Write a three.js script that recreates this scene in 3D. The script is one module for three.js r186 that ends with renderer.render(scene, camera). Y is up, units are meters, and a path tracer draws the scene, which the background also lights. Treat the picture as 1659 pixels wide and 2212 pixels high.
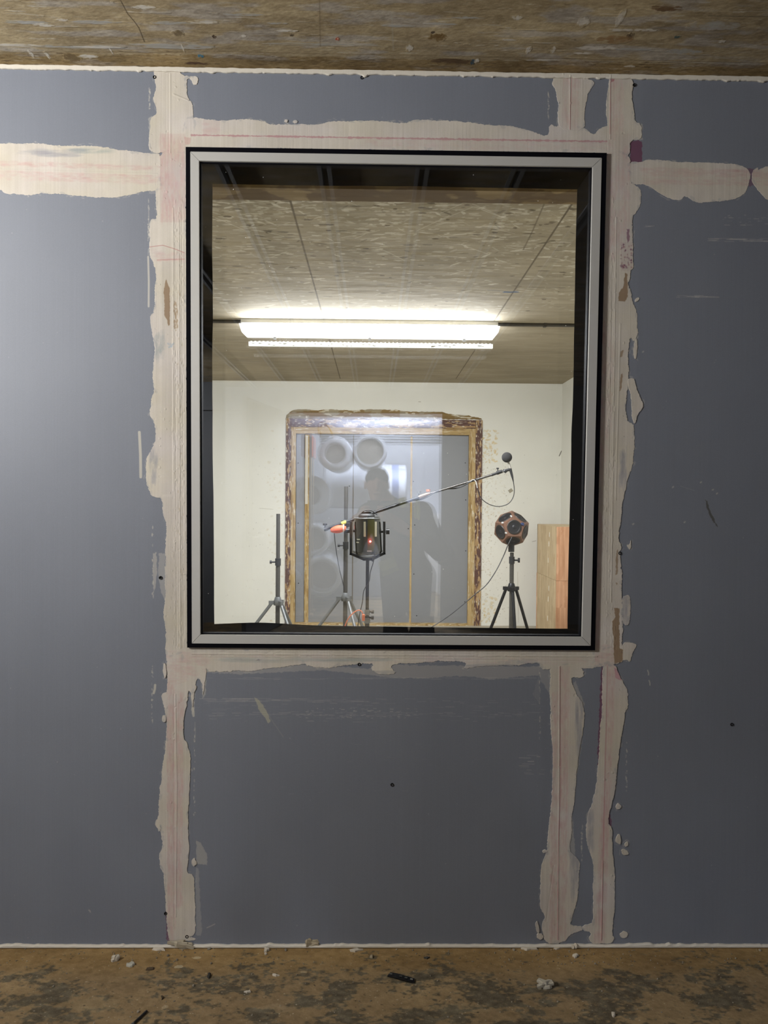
import * as THREE from 'three';
import { mergeGeometries, toCreasedNormals } from 'three/addons/utils/BufferGeometryUtils.js';
import { RoundedBoxGeometry } from 'three/addons/geometries/RoundedBoxGeometry.js';
import { MarchingCubes } from 'three/addons/objects/MarchingCubes.js';
import { RectAreaLightUniformsLib } from 'three/addons/lights/RectAreaLightUniformsLib.js';

// ---------- camera, exposure ----------
RectAreaLightUniformsLib.init();
const scene = new THREE.Scene();
scene.background = new THREE.Color(0, 0, 0);
const FOCAL = 1600, CAM_Z = 2.3;
const camera = new THREE.PerspectiveCamera(2 * Math.atan(1106 / FOCAL) * 180 / Math.PI, 1659 / 2212, 0.02, 60);
camera.rotation.order = 'YXZ';
camera.rotation.set(-Math.atan(25 / FOCAL), -Math.atan(22 / FOCAL), 0.0079);
camera.updateMatrixWorld();
const ray = (px, py) => new THREE.Vector3((px - 829.5) / FOCAL, -(py - 1106) / FOCAL, -1).applyQuaternion(camera.quaternion);
const dFloor = ray(830, 2046);
const CAM_Y = CAM_Z * dFloor.y / dFloor.z;
camera.position.set(0, CAM_Y, CAM_Z);
camera.updateMatrixWorld();
const renderer = new THREE.WebGLRenderer({ antialias: true });
renderer.toneMapping = THREE.LinearToneMapping;
renderer.toneMappingExposure = 1.0;
renderer.shadowMap.enabled = true;

// ---------- lamps of the place: their strength (each light itself is made by its lamp's builder) ----------
const TUBE_TINT = new THREE.Color().setRGB(0.96, 1, 1.04), FAR_TUBE = 96, WORK_LAMP = 205, REAR_LAMP = 190, STORE_TUBE = 275;

// ---------- measuring: points on the planes of the place ----------
const onZ = (px, py, z) => { const d = ray(px, py); return camera.position.clone().addScaledVector(d, (z - CAM_Z) / d.z); };
const onY = (px, py, y) => { const d = ray(px, py); return camera.position.clone().addScaledVector(d, (y - CAM_Y) / d.y); };
const at = (px, py, depth) => onZ(px, py, CAM_Z - depth);
const W = (px, py) => onZ(px, py, 0);
const H = W(830, 153).y;                       // ceiling height
const FAR_Z = -6.0, BACK_Z = 6.1, REVEAL = 0.18, WALL_T = 0.2;
const V3 = (x, y, z) => new THREE.Vector3(x, y, z);

// ---------- seeded numbers and noise ----------
let seedState = 7;
const rnd = () => { seedState = (seedState * 1664525 + 1013904223) >>> 0; return seedState / 4294967296; };
const rr = (a, b) => a + (b - a) * rnd();
const hash = (x, y, s) => { let h = Math.imul(x, 374761393) ^ Math.imul(y, 668265263) ^ Math.imul(s, 1442695041); h = Math.imul(h ^ (h >>> 13), 1274126177); return ((h ^ (h >>> 16)) >>> 0) / 4294967296; };
function vnoise(x, y, s) {
  const xi = Math.floor(x), yi = Math.floor(y), fx = x - xi, fy = y - yi, u = fx * fx * (3 - 2 * fx), v = fy * fy * (3 - 2 * fy);
  const a = hash(xi, yi, s), b = hash(xi + 1, yi, s), c = hash(xi, yi + 1, s), d = hash(xi + 1, yi + 1, s);
  return a + (b - a) * u + (c - a) * v + (a - b - c + d) * u * v;
}
function fbm(x, y, s, o = 4) { let t = 0, a = 0.5, n = 0; for (let i = 0; i < o; i++) { t += a * vnoise(x, y, s + i); n += a; a *= 0.5; x *= 2.03; y *= 2.03; } return t / n; }
const clamp = (x, a = 0, b = 1) => Math.min(b, Math.max(a, x));
const smooth = (a, b, x) => { const t = clamp((x - a) / (b - a)); return t * t * (3 - 2 * t); };

// ---------- building helpers ----------
const used = {};
const numbered = (n) => { const k = used[n] = (used[n] ?? -1) + 1; return k ? n + '_' + String(k).padStart(3, '0') : n; };
function mesh(name, geo, mat, parent) {
  const m = new THREE.Mesh(geo, mat);
  m.castShadow = m.receiveShadow = true;
  m.name = parent ? name : numbered(name);
  (parent ?? scene).add(m);
  return m;
}
function tag(o, label, category, group, kind) { o.userData.label = label; o.userData.category = category; if (group) o.userData.group = group; if (kind) o.userData.kind = kind; return o; }
function thing(name, label, category, pos, group, kind) {
  const g = new THREE.Group(); g.name = numbered(name); scene.add(g);
  if (pos) g.position.copy(pos);
  return tag(g, label, category, group, kind);
}
const clean = (g) => { let q = g.index ? g.toNonIndexed() : g; for (const k of Object.keys(q.attributes)) if (!['position', 'normal', 'uv'].includes(k)) q.deleteAttribute(k); if (!q.attributes.uv) q.setAttribute('uv', new THREE.BufferAttribute(new Float32Array(q.attributes.position.count * 2), 2)); return q; };
const merge = (list) => mergeGeometries(list.map(clean));
const box = (w, h, d, x = 0, y = 0, z = 0) => new THREE.BoxGeometry(w, h, d).translate(x, y, z);
const rbox = (w, h, d, r, x = 0, y = 0, z = 0) => new RoundedBoxGeometry(w, h, d, 2, r).translate(x, y, z);
const slab = (x0, x1, y0, y1, z0, z1) => box(x1 - x0, y1 - y0, z1 - z0, (x0 + x1) / 2, (y0 + y1) / 2, (z0 + z1) / 2);
function rod(a, b, r1, r2 = r1, seg = 14) {
  const d = b.clone().sub(a), g = new THREE.CylinderGeometry(r2, r1, d.length(), seg);
  g.applyQuaternion(new THREE.Quaternion().setFromUnitVectors(V3(0, 1, 0), d.clone().normalize()));
  return g.translate((a.x + b.x) / 2, (a.y + b.y) / 2, (a.z + b.z) / 2);
}
function lathe(pts, seg = 24) { return new THREE.LatheGeometry(pts.map(([r, y]) => new THREE.Vector2(r, y)), seg); }
const tube = (pts, r, n = 60, seg = 6) => new THREE.TubeGeometry(new THREE.CatmullRomCurve3(pts), n, r, seg, false);
const M = (o) => new THREE.MeshStandardMaterial(o);
const lin = (r, g, b) => new THREE.Color().setRGB(r, g, b);
function planarUV(g, fn) {
  const p = g.attributes.position, uv = new Float32Array(p.count * 2);
  for (let i = 0; i < p.count; i++) { const [u, v] = fn(p.getX(i), p.getY(i), p.getZ(i)); uv[2 * i] = u; uv[2 * i + 1] = v; }
  g.setAttribute('uv', new THREE.BufferAttribute(uv, 2)); return g;
}
// outline in the x-y plane with a ragged edge
function ragged(pts, amp, seed, step = 0.003, freq = 90) {
  const out = [], n = pts.length;
  for (let i = 0; i < n; i++) {
    const [ax, ay] = pts[i], [bx, by] = pts[(i + 1) % n], L = Math.hypot(bx - ax, by - ay) || 1e-6, k = Math.max(1, Math.round(L / step)), nx = (by - ay) / L, ny = -(bx - ax) / L;
    for (let j = 0; j < k; j++) {
      const t = j / k, x = ax + (bx - ax) * t, y = ay + (by - ay) * t, e = ((fbm(x * freq, y * freq, seed, 3) - 0.5) * 2 + (fbm(x * freq * 5, y * freq * 5, seed + 50, 2) - 0.5) * 1.7) * amp;
      out.push(new THREE.Vector2(x + nx * e, y + ny * e));
    }
  }
  return out;
}
const shapeOf = (pts) => new THREE.Shape(pts);
const extrude = (pts, z0, z1, bevel = 0, holes = []) => {
  const s = shapeOf(pts); for (const h of holes) s.holes.push(new THREE.Path(h));
  return new THREE.ExtrudeGeometry(s, { depth: z1 - z0 - bevel, bevelEnabled: bevel > 0, bevelThickness: bevel, bevelSize: bevel, bevelOffset: -bevel, bevelSegments: 1, steps: 1 }).translate(0, 0, z0);
};

// ---------- textures ----------
const canvasOf = (w, h) => { const c = document.createElement('canvas'); c.width = w; c.height = h; return c; };
function fill(c, fn) {
  const x = c.getContext('2d'), im = x.createImageData(c.width, c.height), d = im.data;
  for (let j = 0, k = 0; j < c.height; j++) for (let i = 0; i < c.width; i++, k += 4) { const v = fn(i, j); d[k] = v[0]; d[k + 1] = v[1]; d[k + 2] = v[2]; d[k + 3] = 255; }
  x.putImageData(im, 0, 0); return x;
}
const made = new Map();
const texture = (c, srgb = true, wrap) => { const key = [srgb, wrap].join(); if (!made.has(c)) made.set(c, {}); const old = made.get(c); if (old[key]) return old[key]; const t = old[key] = new THREE.CanvasTexture(c); if (srgb) t.colorSpace = THREE.SRGBColorSpace; t.magFilter = THREE.LinearFilter; if (wrap) t.wrapS = t.wrapT = wrap; return t; };
const rgba = (c, a) => `rgba(${c[0]},${c[1]},${c[2]},${a})`;
function poly(x, pts, style) { x.fillStyle = style; x.beginPath(); pts.forEach(([a, b], i) => (i ? x.lineTo(a, b) : x.moveTo(a, b))); x.closePath(); x.fill(); }
function line(x, pts, w, style) { x.strokeStyle = style; x.lineWidth = w; x.lineCap = 'round'; x.lineJoin = 'round'; x.beginPath(); pts.forEach(([a, b], i) => (i ? x.lineTo(a, b) : x.moveTo(a, b))); x.stroke(); }
// a rough-edged dab of matter
function dab(x, cx, cy, rx, ry, style, rot = 0, rough = 0.35, n = 26) {
  const s = Math.floor(rnd() * 9999), p = [];
  for (let i = 0; i < n; i++) { const a = i / n * Math.PI * 2, k = 1 - rough + 2 * rough * fbm(Math.cos(a) * 1.7 + 5, Math.sin(a) * 1.7 + 5, s, 3), u = Math.cos(a) * rx * k, v = Math.sin(a) * ry * k; p.push([cx + u * Math.cos(rot) - v * Math.sin(rot), cy + u * Math.sin(rot) + v * Math.cos(rot)]); }
  poly(x, p, style);
}
// a scrape: a cluster of small ragged dabs
function scrape(x, cx, cy, rx, ry, c, al, rot = 0, n = 12) {
  for (let k = 0; k < n; k++) { const t = rr(-1, 1), u = t * rx * 0.85, v = rr(-1, 1) * ry * 0.7 * Math.sqrt(1 - t * t * 0.8), q = 1 - 0.5 * Math.abs(t); dab(x, cx + u * Math.cos(rot) - v * Math.sin(rot), cy + u * Math.sin(rot) + v * Math.cos(rot), rx * rr(0.12, 0.42) * q, Math.max(0.6, ry * rr(0.25, 0.6) * q), rgba(c, al * rr(0.35, 0.8)), rot + rr(-0.12, 0.12), 0.75, 18); }
}

// =====================================================================================
// THE PARTITION WALL (z = 0): grey boards, taped and filled joints, the window
// =====================================================================================
const WX = 1.3, WY = 2.8;                                   // the wall textures span x -1.3..1.3, y 0..2.8
const wallUV = (g) => planarUV(g, (x, y) => [(x + WX) / (2 * WX), y / WY]);
const cw = (px, py) => { const p = W(px, py); return [(p.x + WX) / (2 * WX) * 2048, 2048 - p.y / WY * 2048]; };
const CPP = 2048 / (2 * WX) * 2.3 / FOCAL;                  // canvas pixels in one photo pixel on the wall
const cwl = (l) => l.map(([a, b]) => cw(a, b));

const CREAM = [194, 187, 173], PINK = [190, 158, 152], MAGENTA = [104, 62, 84], CARD = [138, 116, 92];

// --- grey board paper, with smears of filler, scratches and scuffs on it
const boardCanvas = canvasOf(2048, 2048);
{
  const x = fill(boardCanvas, (i, j) => {
    const n = (fbm(i / 150, j / 210, 11, 4) - 0.5) * 7 + (hash(i, j, 3) - 0.5) * 4 + (vnoise(i / 1.6, j / 300, 8) - 0.5) * 2;
    return [117 + n, 121 + n, 130 + n];
  });
  const film = (pts, a, c = CREAM) => poly(x, ragged(cwl(pts), 2.2, Math.floor(rnd() * 999), 3, 0.12).map((p) => [p.x, p.y]), rgba(c, a));
  const streak = (x0, y0, x1, y1, n, len, a, w = 1) => { for (let k = 0; k < n; k++) { const t = rnd(), u = x0 + (x1 - x0) * t, v = y0 + (y1 - y0) * rnd(), l = len * rr(0.2, 1); line(x, [cw(u, v), cw(u + l, v + l * 0.012 + rr(-0.5, 0.5))], w * rr(0.5, 1.2), rgba([196, 190, 180], a * rr(0.3, 1))); } };
  // thin films of filler dragged past the joints
  film([[446, 1424], [800, 1444], [830, 1436], [1166, 1440], [1168, 1458], [1060, 1468], [1000, 1460], [900, 1466], [830, 1462], [700, 1448], [520, 1456], [446, 1452]], 0.35);
  film([[343, 1196], [357, 1196], [357, 1296], [347, 1280], [342, 1240]], 0.42);
  film([[331, 1196], [338, 1192], [339, 1240], [335, 1272], [331, 1290], [330, 1240]], 0.5);
  film([[422, 1870], [430, 1880], [436, 2010], [434, 2022], [424, 2020]], 0.3);
  film([[424, 1815], [432, 1820], [448, 1845], [448, 1870], [434, 1866], [424, 1868]], 0.45);
  film([[1164, 1420], [1190, 1422], [1188, 1500], [1168, 1470]], 0.3);
  film([[1165, 1460], [1150, 1500], [1166, 1520]], 0.12);
  film([[1243, 1470], [1262, 1520], [1258, 1600], [1244, 1690], [1236, 1760], [1244, 1860], [1252, 1900], [1236, 1985], [1228, 1990], [1222, 1500]], 0.4);
  film([[1266, 1760], [1282, 1740], [1286, 1860], [1278, 1850]], 0.45);
  film([[438, 1424], [446, 1424], [444, 1500], [437, 1510]], 0.45);
  film([[412, 1500], [420, 1498], [419, 1538], [415, 1545]], 0.6);
  film([[321, 255], [328, 250], [345, 312], [322, 306]], 0.4);
  film([[322, 330], [345, 312], [345, 420], [322, 418]], 0.25);
  film([[1384, 265], [1388, 268], [1388, 302], [1380, 303]], 0.5);
  // narrow dried drags, flecks and dotted traces
  for (const [a, b, c2, w, al] of [[[320, 555], [321, 662], 0, 4, 0.75], [[301, 934], [304, 1030], 0, 6, 0.8], [[321, 444], [320, 505], 0, 1.5, 0.5], [[335, 1480], [332, 1497], 0, 5, 0.8], [[416, 1530], [418, 1546], 0, 5, 0.7], [[421, 1560], [421, 1600], 0, 1.5, 0.3], [[1399, 1448], [1401, 1458], 0, 2.5, 0.7], [[1402, 1470], [1404, 1480], 0, 2.5, 0.7], [[447, 2004], [464, 1996], 0, 2, 0.5], [[192, 1966], [195, 1970], 0, 3, 0.5]]) { const p = cw(...a), q = cw(...b); line(x, [p, [(p[0] + q[0]) / 2 + 1, (p[1] + q[1]) / 2], q], w * CPP, rgba(CREAM, al)); }
  for (const [u, v0, v1] of [[323, 190, 235], [321, 430, 520], [330, 1135, 1290], [329, 1430, 1560], [420, 1570, 1770], [1166, 1440, 1600], [1185, 200, 260], [1257, 1780, 1860], [1353, 1600, 1720]]) for (let k = 0; k < 26; k++) { const p = cw(u + rr(-1.5, 1.5), rr(v0, v1)); dab(x, p[0], p[1], rr(0.6, 1.8), rr(1, 4), rgba(CREAM, rr(0.25, 0.6))); }
  streak(430, 1505, 1160, 1560, 120, 26, 0.3, 1.1); streak(640, 1530, 900, 1552, 80, 7, 0.55, 1.4); streak(430, 1508, 760, 1516, 40, 60, 0.4); streak(450, 1538, 1150, 1548, 60, 30, 0.4);
  streak(420, 1463, 1160, 1468, 50, 50, 0.3); streak(1120, 1630, 1170, 1680, 12, 26, 0.5, 1.6); streak(1525, 514, 1655, 522, 30, 40, 0.5, 1.2); streak(1455, 638, 1540, 643, 14, 30, 0.6, 1.2); streak(1560, 464, 1659, 488, 24, 12, 0.5, 1.4); streak(1388, 484, 1406, 490, 6, 16, 0.5, 1.2); streak(600, 1565, 1100, 1720, 30, 16, 0.14);
  // scuffs
  film([[549, 1506], [556, 1508], [574, 1532], [585, 1558], [580, 1562], [560, 1534]], 0.6, [182, 176, 150]); line(x, cwl([[570, 1530], [590, 1560], [612, 1592]]), 2, rgba([170, 166, 150], 0.25));
  film([[1523, 1078], [1528, 1082], [1536, 1106], [1552, 1142], [1540, 1126], [1526, 1098]], 0.6, [62, 58, 46]);
  for (const [u, v] of [[1514, 1042], [1540, 1058], [1549, 1066], [1454, 1052], [1368, 1132], [1389, 760], [1479, 1128]]) { const p = cw(u, v); dab(x, p[0], p[1], 3.2, 2, rgba([186, 182, 172], 0.6), -0.6); }
  line(x, cwl([[1470, 1050], [1500, 1060]]), 1, rgba([180, 180, 176], 0.3));
  for (let k = 0; k < 160; k++) { const p = cw(rr(0, 1659), rr(170, 2030)); dab(x, p[0], p[1], rr(0.5, 1.4), rr(0.5, 1.4), rgba([190, 186, 178], rr(0.15, 0.5))); }
  // bare lilac tape beside the joints
  film([[1361, 307], [1378, 303], [1387, 308], [1387, 351], [1361, 351]], 0.85, MAGENTA);
  film([[1299, 1440], [1303, 1440], [1300, 1560], [1297, 1640], [1291, 1690], [1291, 1620], [1294, 1560]], 0.85, MAGENTA);
  film([[1313, 1745], [1322, 1775], [1320, 1790], [1310, 1776]], 0.7, MAGENTA); film([[357, 1960], [361, 2000], [367, 2034], [360, 2030]], 0.7, MAGENTA);
  film([[1612, 362], [1630, 366], [1634, 398], [1618, 404]], 0.5, MAGENTA);
}
// --- joint filler and tape
const fillCanvas = canvasOf(2048, 2048), fillBump = canvasOf(2048, 2048);
{
  const x = fill(fillCanvas, (i, j) => {
    const n = (fbm(i / 60, j / 70, 21, 4) - 0.5) * 20 + (vnoise(i / 3, j / 260, 5) - 0.5) * 9 + (hash(i, j, 9) - 0.5) * 5, b = (fbm(i / 90, j / 60, 44, 3) - 0.5) * 14;
    return [CREAM[0] + n, CREAM[1] + n - 1, CREAM[2] + n + b];
  });
  const y = fill(fillBump, (i, j) => { const n = 118 + (fbm(i / 40, j / 50, 31, 5) - 0.5) * 70 + (vnoise(i / 2.4, j / 220, 6) - 0.5) * 22 + (hash(i, j, 2) - 0.5) * 8; return [n, n, n]; });
  const area = (pts, c, a0) => {
    if (c !== PINK) return areaOf(pts, c, a0);
    const q = cwl(pts), x0 = Math.min(...q.map((p) => p[0])), x1 = Math.max(...q.map((p) => p[0])), y0 = Math.min(...q.map((p) => p[1])), y1 = Math.max(...q.map((p) => p[1])), n = Math.min(4000, (x1 - x0) * (y1 - y0) / 14);
    const inside = (u, v) => { let s = false; for (let i = 0, j = q.length - 1; i < q.length; j = i++) if ((q[i][1] > v) !== (q[j][1] > v) && u < (q[j][0] - q[i][0]) * (v - q[i][1]) / (q[j][1] - q[i][1]) + q[i][0]) s = !s; return s; };
    const tall = y1 - y0 > x1 - x0;
    for (let k = 0; k < n; k++) { const u = rr(x0, x1), v = rr(y0, y1); if (!inside(u, v) || fbm(u / 26, v / 26, 977, 3) < 0.3) continue; dab(x, u, v, tall ? rr(1, 3.5) : rr(3, 13), tall ? rr(3, 14) : rr(1, 3.5), rgba(rnd() < 0.75 ? c : [176, 136, 132], a0 * rr(0.08, 0.32)), 0, 0.5, 10); }
  };
  const areaOf = (pts, c, a) => poly(x, ragged(cwl(pts), 1.6, Math.floor(rnd() * 999), 3, 0.1).map((p) => [p.x, p.y]), rgba(c, a));
  const bump = (pts, v, a) => poly(y, cwl(pts), rgba([v, v, v], a));
  const grid = (x0, y0, x1, y1, c, a0) => { const a = a0 * 0.6;                    // open weave of the joint tape
    for (let u = x0; u <= x1; u += 3.1) line(x, [cw(u, y0), cw(u, y1)], 0.8, rgba(c, a));
    for (let v = y0; v <= y1; v += 3.1) line(x, [cw(x0, v), cw(x1, v)], 0.8, rgba(c, a));
    for (let v = y0; v <= y1; v += 3.1) line(y, [cw(x0, v), cw(x1, v)], 0.9, rgba([60, 60, 60], a * 0.8));
  };
  const band = (a, b, w0, c, al) => area([[a[0] - (a[0] === b[0] || Math.abs(a[1] - b[1]) > Math.abs(a[0] - b[0]) ? w0 / 2 : 0), a[1] - (Math.abs(a[1] - b[1]) > Math.abs(a[0] - b[0]) ? 0 : w0 / 2)], [b[0] - (Math.abs(a[1] - b[1]) > Math.abs(a[0] - b[0]) ? w0 / 2 : 0), b[1] - (Math.abs(a[1] - b[1]) > Math.abs(a[0] - b[0]) ? 0 : w0 / 2)], [b[0] + (Math.abs(a[1] - b[1]) > Math.abs(a[0] - b[0]) ? w0 / 2 : 0), b[1] + (Math.abs(a[1] - b[1]) > Math.abs(a[0] - b[0]) ? 0 : w0 / 2)], [a[0] + (Math.abs(a[1] - b[1]) > Math.abs(a[0] - b[0]) ? w0 / 2 : 0), a[1] + (Math.abs(a[1] - b[1]) > Math.abs(a[0] - b[0]) ? 0 : w0 / 2)]], c, al);
  // tape showing pink through the filler
  band([-60, 351], [345, 364], 9, PINK, 0.55); band([-60, 376], [345, 389], 19, PINK, 0.42); grid(-40, 349, 340, 392, PINK, 0.12);
  area([[344, 290], [372, 292], [372, 480], [350, 480]], PINK, 0.45); area([[372, 296], [401, 300], [400, 470], [372, 478]], PINK, 0.35); grid(347, 290, 400, 480, [150, 90, 95], 0.3); area([[398, 296], [412, 298], [410, 312], [400, 314]], [176, 110, 108], 0.3);
  area([[330, 540], [400, 545], [400, 566], [340, 566]], PINK, 0.35); line(x, cwl([[322, 534], [352, 530], [378, 538], [398, 546]]), 1.6, rgba([160, 96, 92], 0.6)); line(x, cwl([[340, 562], [398, 560]]), 3, rgba([168, 104, 100], 0.4));
  grid(351, 566, 370, 1068, [120, 116, 110], 0.28); grid(352, 1074, 374, 1400, [140, 130, 118], 0.22);
  band([412, 292], [1312, 306], 3.4, [168, 118, 122], 0.7); grid(415, 298, 1300, 320, [170, 150, 140], 0.2); area([[440, 261], [475, 263], [475, 290], [440, 289]], PINK, 0.3); grid(440, 261, 475, 290, [150, 95, 100], 0.25); area([[780, 294], [870, 297], [870, 318], [780, 316]], PINK, 0.2); area([[880, 299], [1312, 306], [1312, 328], [880, 322]], PINK, 0.16);
  band([1224, 160], [1222, 276], 16, PINK, 0.35); band([1246, 160], [1240, 276], 16, PINK, 0.35); line(x, cwl([[1235, 165], [1231, 280]]), 1.5, rgba([176, 112, 112], 0.7));
  band([1332, 165], [1332, 300], 28, PINK, 0.32); line(x, cwl([[1319, 168], [1317, 290]]), 1.4, rgba([170, 108, 110], 0.6)); area([[1319, 160], [1332, 158], [1326, 176], [1320, 178]], [150, 84, 92], 0.6);
  area([[1312, 300], [1360, 300], [1360, 480], [1330, 560], [1311, 560]], PINK, 0.3); grid(1330, 290, 1361, 390, [150, 100, 104], 0.2);
  band([1388, 371], [1700, 378], 18, PINK, 0.42); band([1388, 392], [1700, 396], 12, PINK, 0.35); grid(1388, 364, 1659, 400, PINK, 0.15);
  area([[1353, 494], [1360, 494], [1360, 520], [1355, 526]], MAGENTA, 0.6); for (let k = 0; k < 46; k++) { const p = cw(rr(1341, 1364), rr(526, 580)); dab(x, p[0], p[1], rr(1, 3.4), rr(1, 3), rgba(rnd() < 0.5 ? MAGENTA : [150, 110, 112], rr(0.3, 0.7))); } grid(1342, 524, 1366, 586, [110, 70, 84], 0.3);
  band([1304, 700], [1290, 1430], 9, PINK, 0.38); area([[1290, 1390], [1330, 1400], [1345, 1440], [1290, 1440]], PINK, 0.4); area([[1306, 690], [1330, 760], [1316, 1000], [1300, 1000]], PINK, 0.16);
  band([1200, 1500], [1193, 2035], 13, PINK, 0.5); band([1220, 1440], [1212, 2035], 20, PINK, 0.45); grid(1194, 1440, 1232, 1660, PINK, 0.25); line(x, cwl([[1209, 1440], [1211, 1700], [1205, 1850], [1204, 2030]]), 1.5, rgba([160, 100, 104], 0.6));
  band([1322, 1440], [1298, 2035], 16, PINK, 0.5); band([1308, 1720], [1292, 2035], 18, PINK, 0.42); grid(1300, 1440, 1340, 1560, PINK, 0.25); line(x, cwl([[1312, 1440], [1306, 1700], [1302, 1860], [1299, 2030]]), 1.5, rgba([160, 98, 102], 0.6)); area([[1325, 1440], [1340, 1450], [1343, 1470], [1330, 1465]], [176, 110, 124], 0.5);
  band([369, 1480], [371, 2030], 17, PINK, 0.55); band([389, 1500], [387, 1960], 15, PINK, 0.5); area([[360, 1400], [450, 1416], [446, 1450], [360, 1490]], PINK, 0.32); band([412, 1420], [1290, 1428], 16, PINK, 0.12); grid(362, 1490, 396, 1960, PINK, 0.2);
  // filler worn thin, the board's grey showing through
  const thin = (px, py, rx, ry, a) => { for (let k = 0; k < 26; k++) { const p = cw(px + rr(-rx, rx), py + rr(-ry, ry)); dab(x, p[0], p[1], rx * CPP * rr(0.25, 0.6), ry * CPP * rr(0.25, 0.6), rgba([132, 134, 140], a * 0.16)); } };
  thin(120, 330, 70, 8, 0.8); thin(200, 326, 40, 6, 0.6); thin(345, 745, 10, 26, 0.7); thin(331, 1010, 8, 34, 0.8); thin(1250, 1560, 8, 60, 1); thin(1240, 1880, 9, 50, 1); thin(1345, 1010, 8, 36, 1); thin(1352, 1320, 7, 30, 0.8); thin(1279, 215, 5, 30, 0.8); thin(640, 1426, 160, 6, 0.5); thin(960, 1446, 120, 10, 1.2); thin(1120, 1440, 40, 12, 1.2); thin(1275, 1800, 6, 40, 1);
  // torn places where brown card shows
  area([[359, 602], [362, 612], [367, 626], [367, 700], [364, 704], [356, 680], [354, 626]], CARD, 0.95);
  area([[1350, 590], [1355, 592], [1356, 642], [1350, 652], [1337, 650], [1337, 632], [1346, 620]], CARD, 0.95); area([[1341, 760], [1347, 756], [1344, 770], [1339, 772]], CARD, 0.8); area([[1341, 808], [1345, 806], [1342, 840], [1338, 846]], CARD, 0.85);
  area([[1326, 1313], [1338, 1314], [1337, 1360], [1339, 1400], [1345, 1404], [1344, 1428], [1327, 1434], [1325, 1380], [1322, 1342], [1329, 1332]], CARD, 0.95); area([[1331, 1190], [1335, 1186], [1334, 1240], [1330, 1242]], CARD, 0.8); area([[1330, 1258], [1334, 1260], [1332, 1264]], CARD, 0.8);
  for (let k = 0; k < 40; k++) { const p = cw(rr(376, 384), rr(650, 716)); dab(x, p[0], p[1], rr(0.8, 2.2), rr(1.5, 5), rgba([150, 128, 100], rr(0.4, 0.8))); }
  for (let k = 0; k < 60; k++) { const p = cw(rr(383, 398), rr(560, 1400)); dab(x, p[0], p[1], rr(0.6, 1.6), rr(1, 5), rgba([160, 142, 116], rr(0.2, 0.6))); }
  { const p = cw(369, 747); for (let k = 0; k < 12; k++) dab(x, p[0] + rr(-7, 7), p[1] + rr(-5, 5), 2, 2, rgba([128, 150, 176], 0.3)); }
  // knife ridges, chatter and crumbs
  const ridge = (pts, w, v) => line(y, cwl(pts), w, rgba([v, v, v], 0.8));
  for (const [a, v] of [[[[368, 160], [368, 330]], 210], [[[374, 450], [375, 1060]], 200], [[[379, 470], [382, 1400]], 60], [[[386, 460], [390, 1400]], 220], [[[393, 430], [397, 1380]], 70], [[[379, 1500], [382, 1700], [380, 1980]], 240], [[[376, 1500], [377, 2000]], 60], [[[1331, 470], [1320, 1300]], 210], [[[1324, 560], [1312, 1300]], 70], [[[1340, 700], [1330, 1080]], 200], [[[1209, 1440], [1205, 2030]], 235], [[[1302, 1860], [1299, 2030]], 245], [[[1231, 165], [1231, 280]], 230], [[[1318, 165], [1318, 300]], 220], [[[0, 366], [340, 376]], 170], [[[415, 295], [1310, 308]], 70], [[[415, 1412], [1290, 1418]], 220], [[[415, 1420], [1290, 1428]], 80], [[[375, 204], [406, 217]], 250], [[[1196, 1870], [1180, 1990]], 60]]) ridge(a, 3, v);
  for (let k = 0; k < 900; k++) { const w = rnd() < 0.5, v = rr(430, 1400), p = w ? cw(rr(372, 400), v) : cw(rr(1300, 1330), v); const s = rnd() < 0.5 ? 235 : 30; dab(y, p[0], p[1], rr(0.8, 2.6), rr(1, 8), rgba([s, s, s], rr(0.15, 0.5))); }
  for (let k = 0; k < 300; k++) { const p = cw(rr(410, 1290), rr(1398, 1422)); const s = rnd() < 0.5 ? 235 : 30; dab(y, p[0], p[1], rr(1, 7), rr(0.8, 2.6), rgba([s, s, s], rr(0.15, 0.45))); }
  for (let k = 0; k < 120; k++) { const p = cw(rr(320, 400), rr(160, 2030)), s = rnd() < 0.5 ? 250 : 20; dab(y, p[0], p[1], rr(1, 3), rr(1, 3), rgba([s, s, s], 0.6)); }
  for (let k = 0; k < 120; k++) { const p = cw(rr(1190, 1370), rr(160, 2030)), s = rnd() < 0.5 ? 250 : 20; dab(y, p[0], p[1], rr(1, 3), rr(1, 3), rgba([s, s, s], 0.6)); }
  bump([[0, 0], [0, 0], [0, 0]], 128, 0);
}
const boardMat = M({ map: texture(boardCanvas), roughness: 0.58 });
const plainBoardMat = M({ color: new THREE.Color(0x757982), roughness: 0.5 });
const fillMat = M({ map: texture(fillCanvas), roughness: 0.82, bumpMap: texture(fillBump, false), bumpScale: 0.0022 });
const coreMat = M({ color: lin(0.35, 0.33, 0.3), roughness: 0.95 });

const wallFront = thing('wall_front', 'dark grey plasterboard partition wall with filled joints around the window', 'wall', null, null, 'structure');

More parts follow.
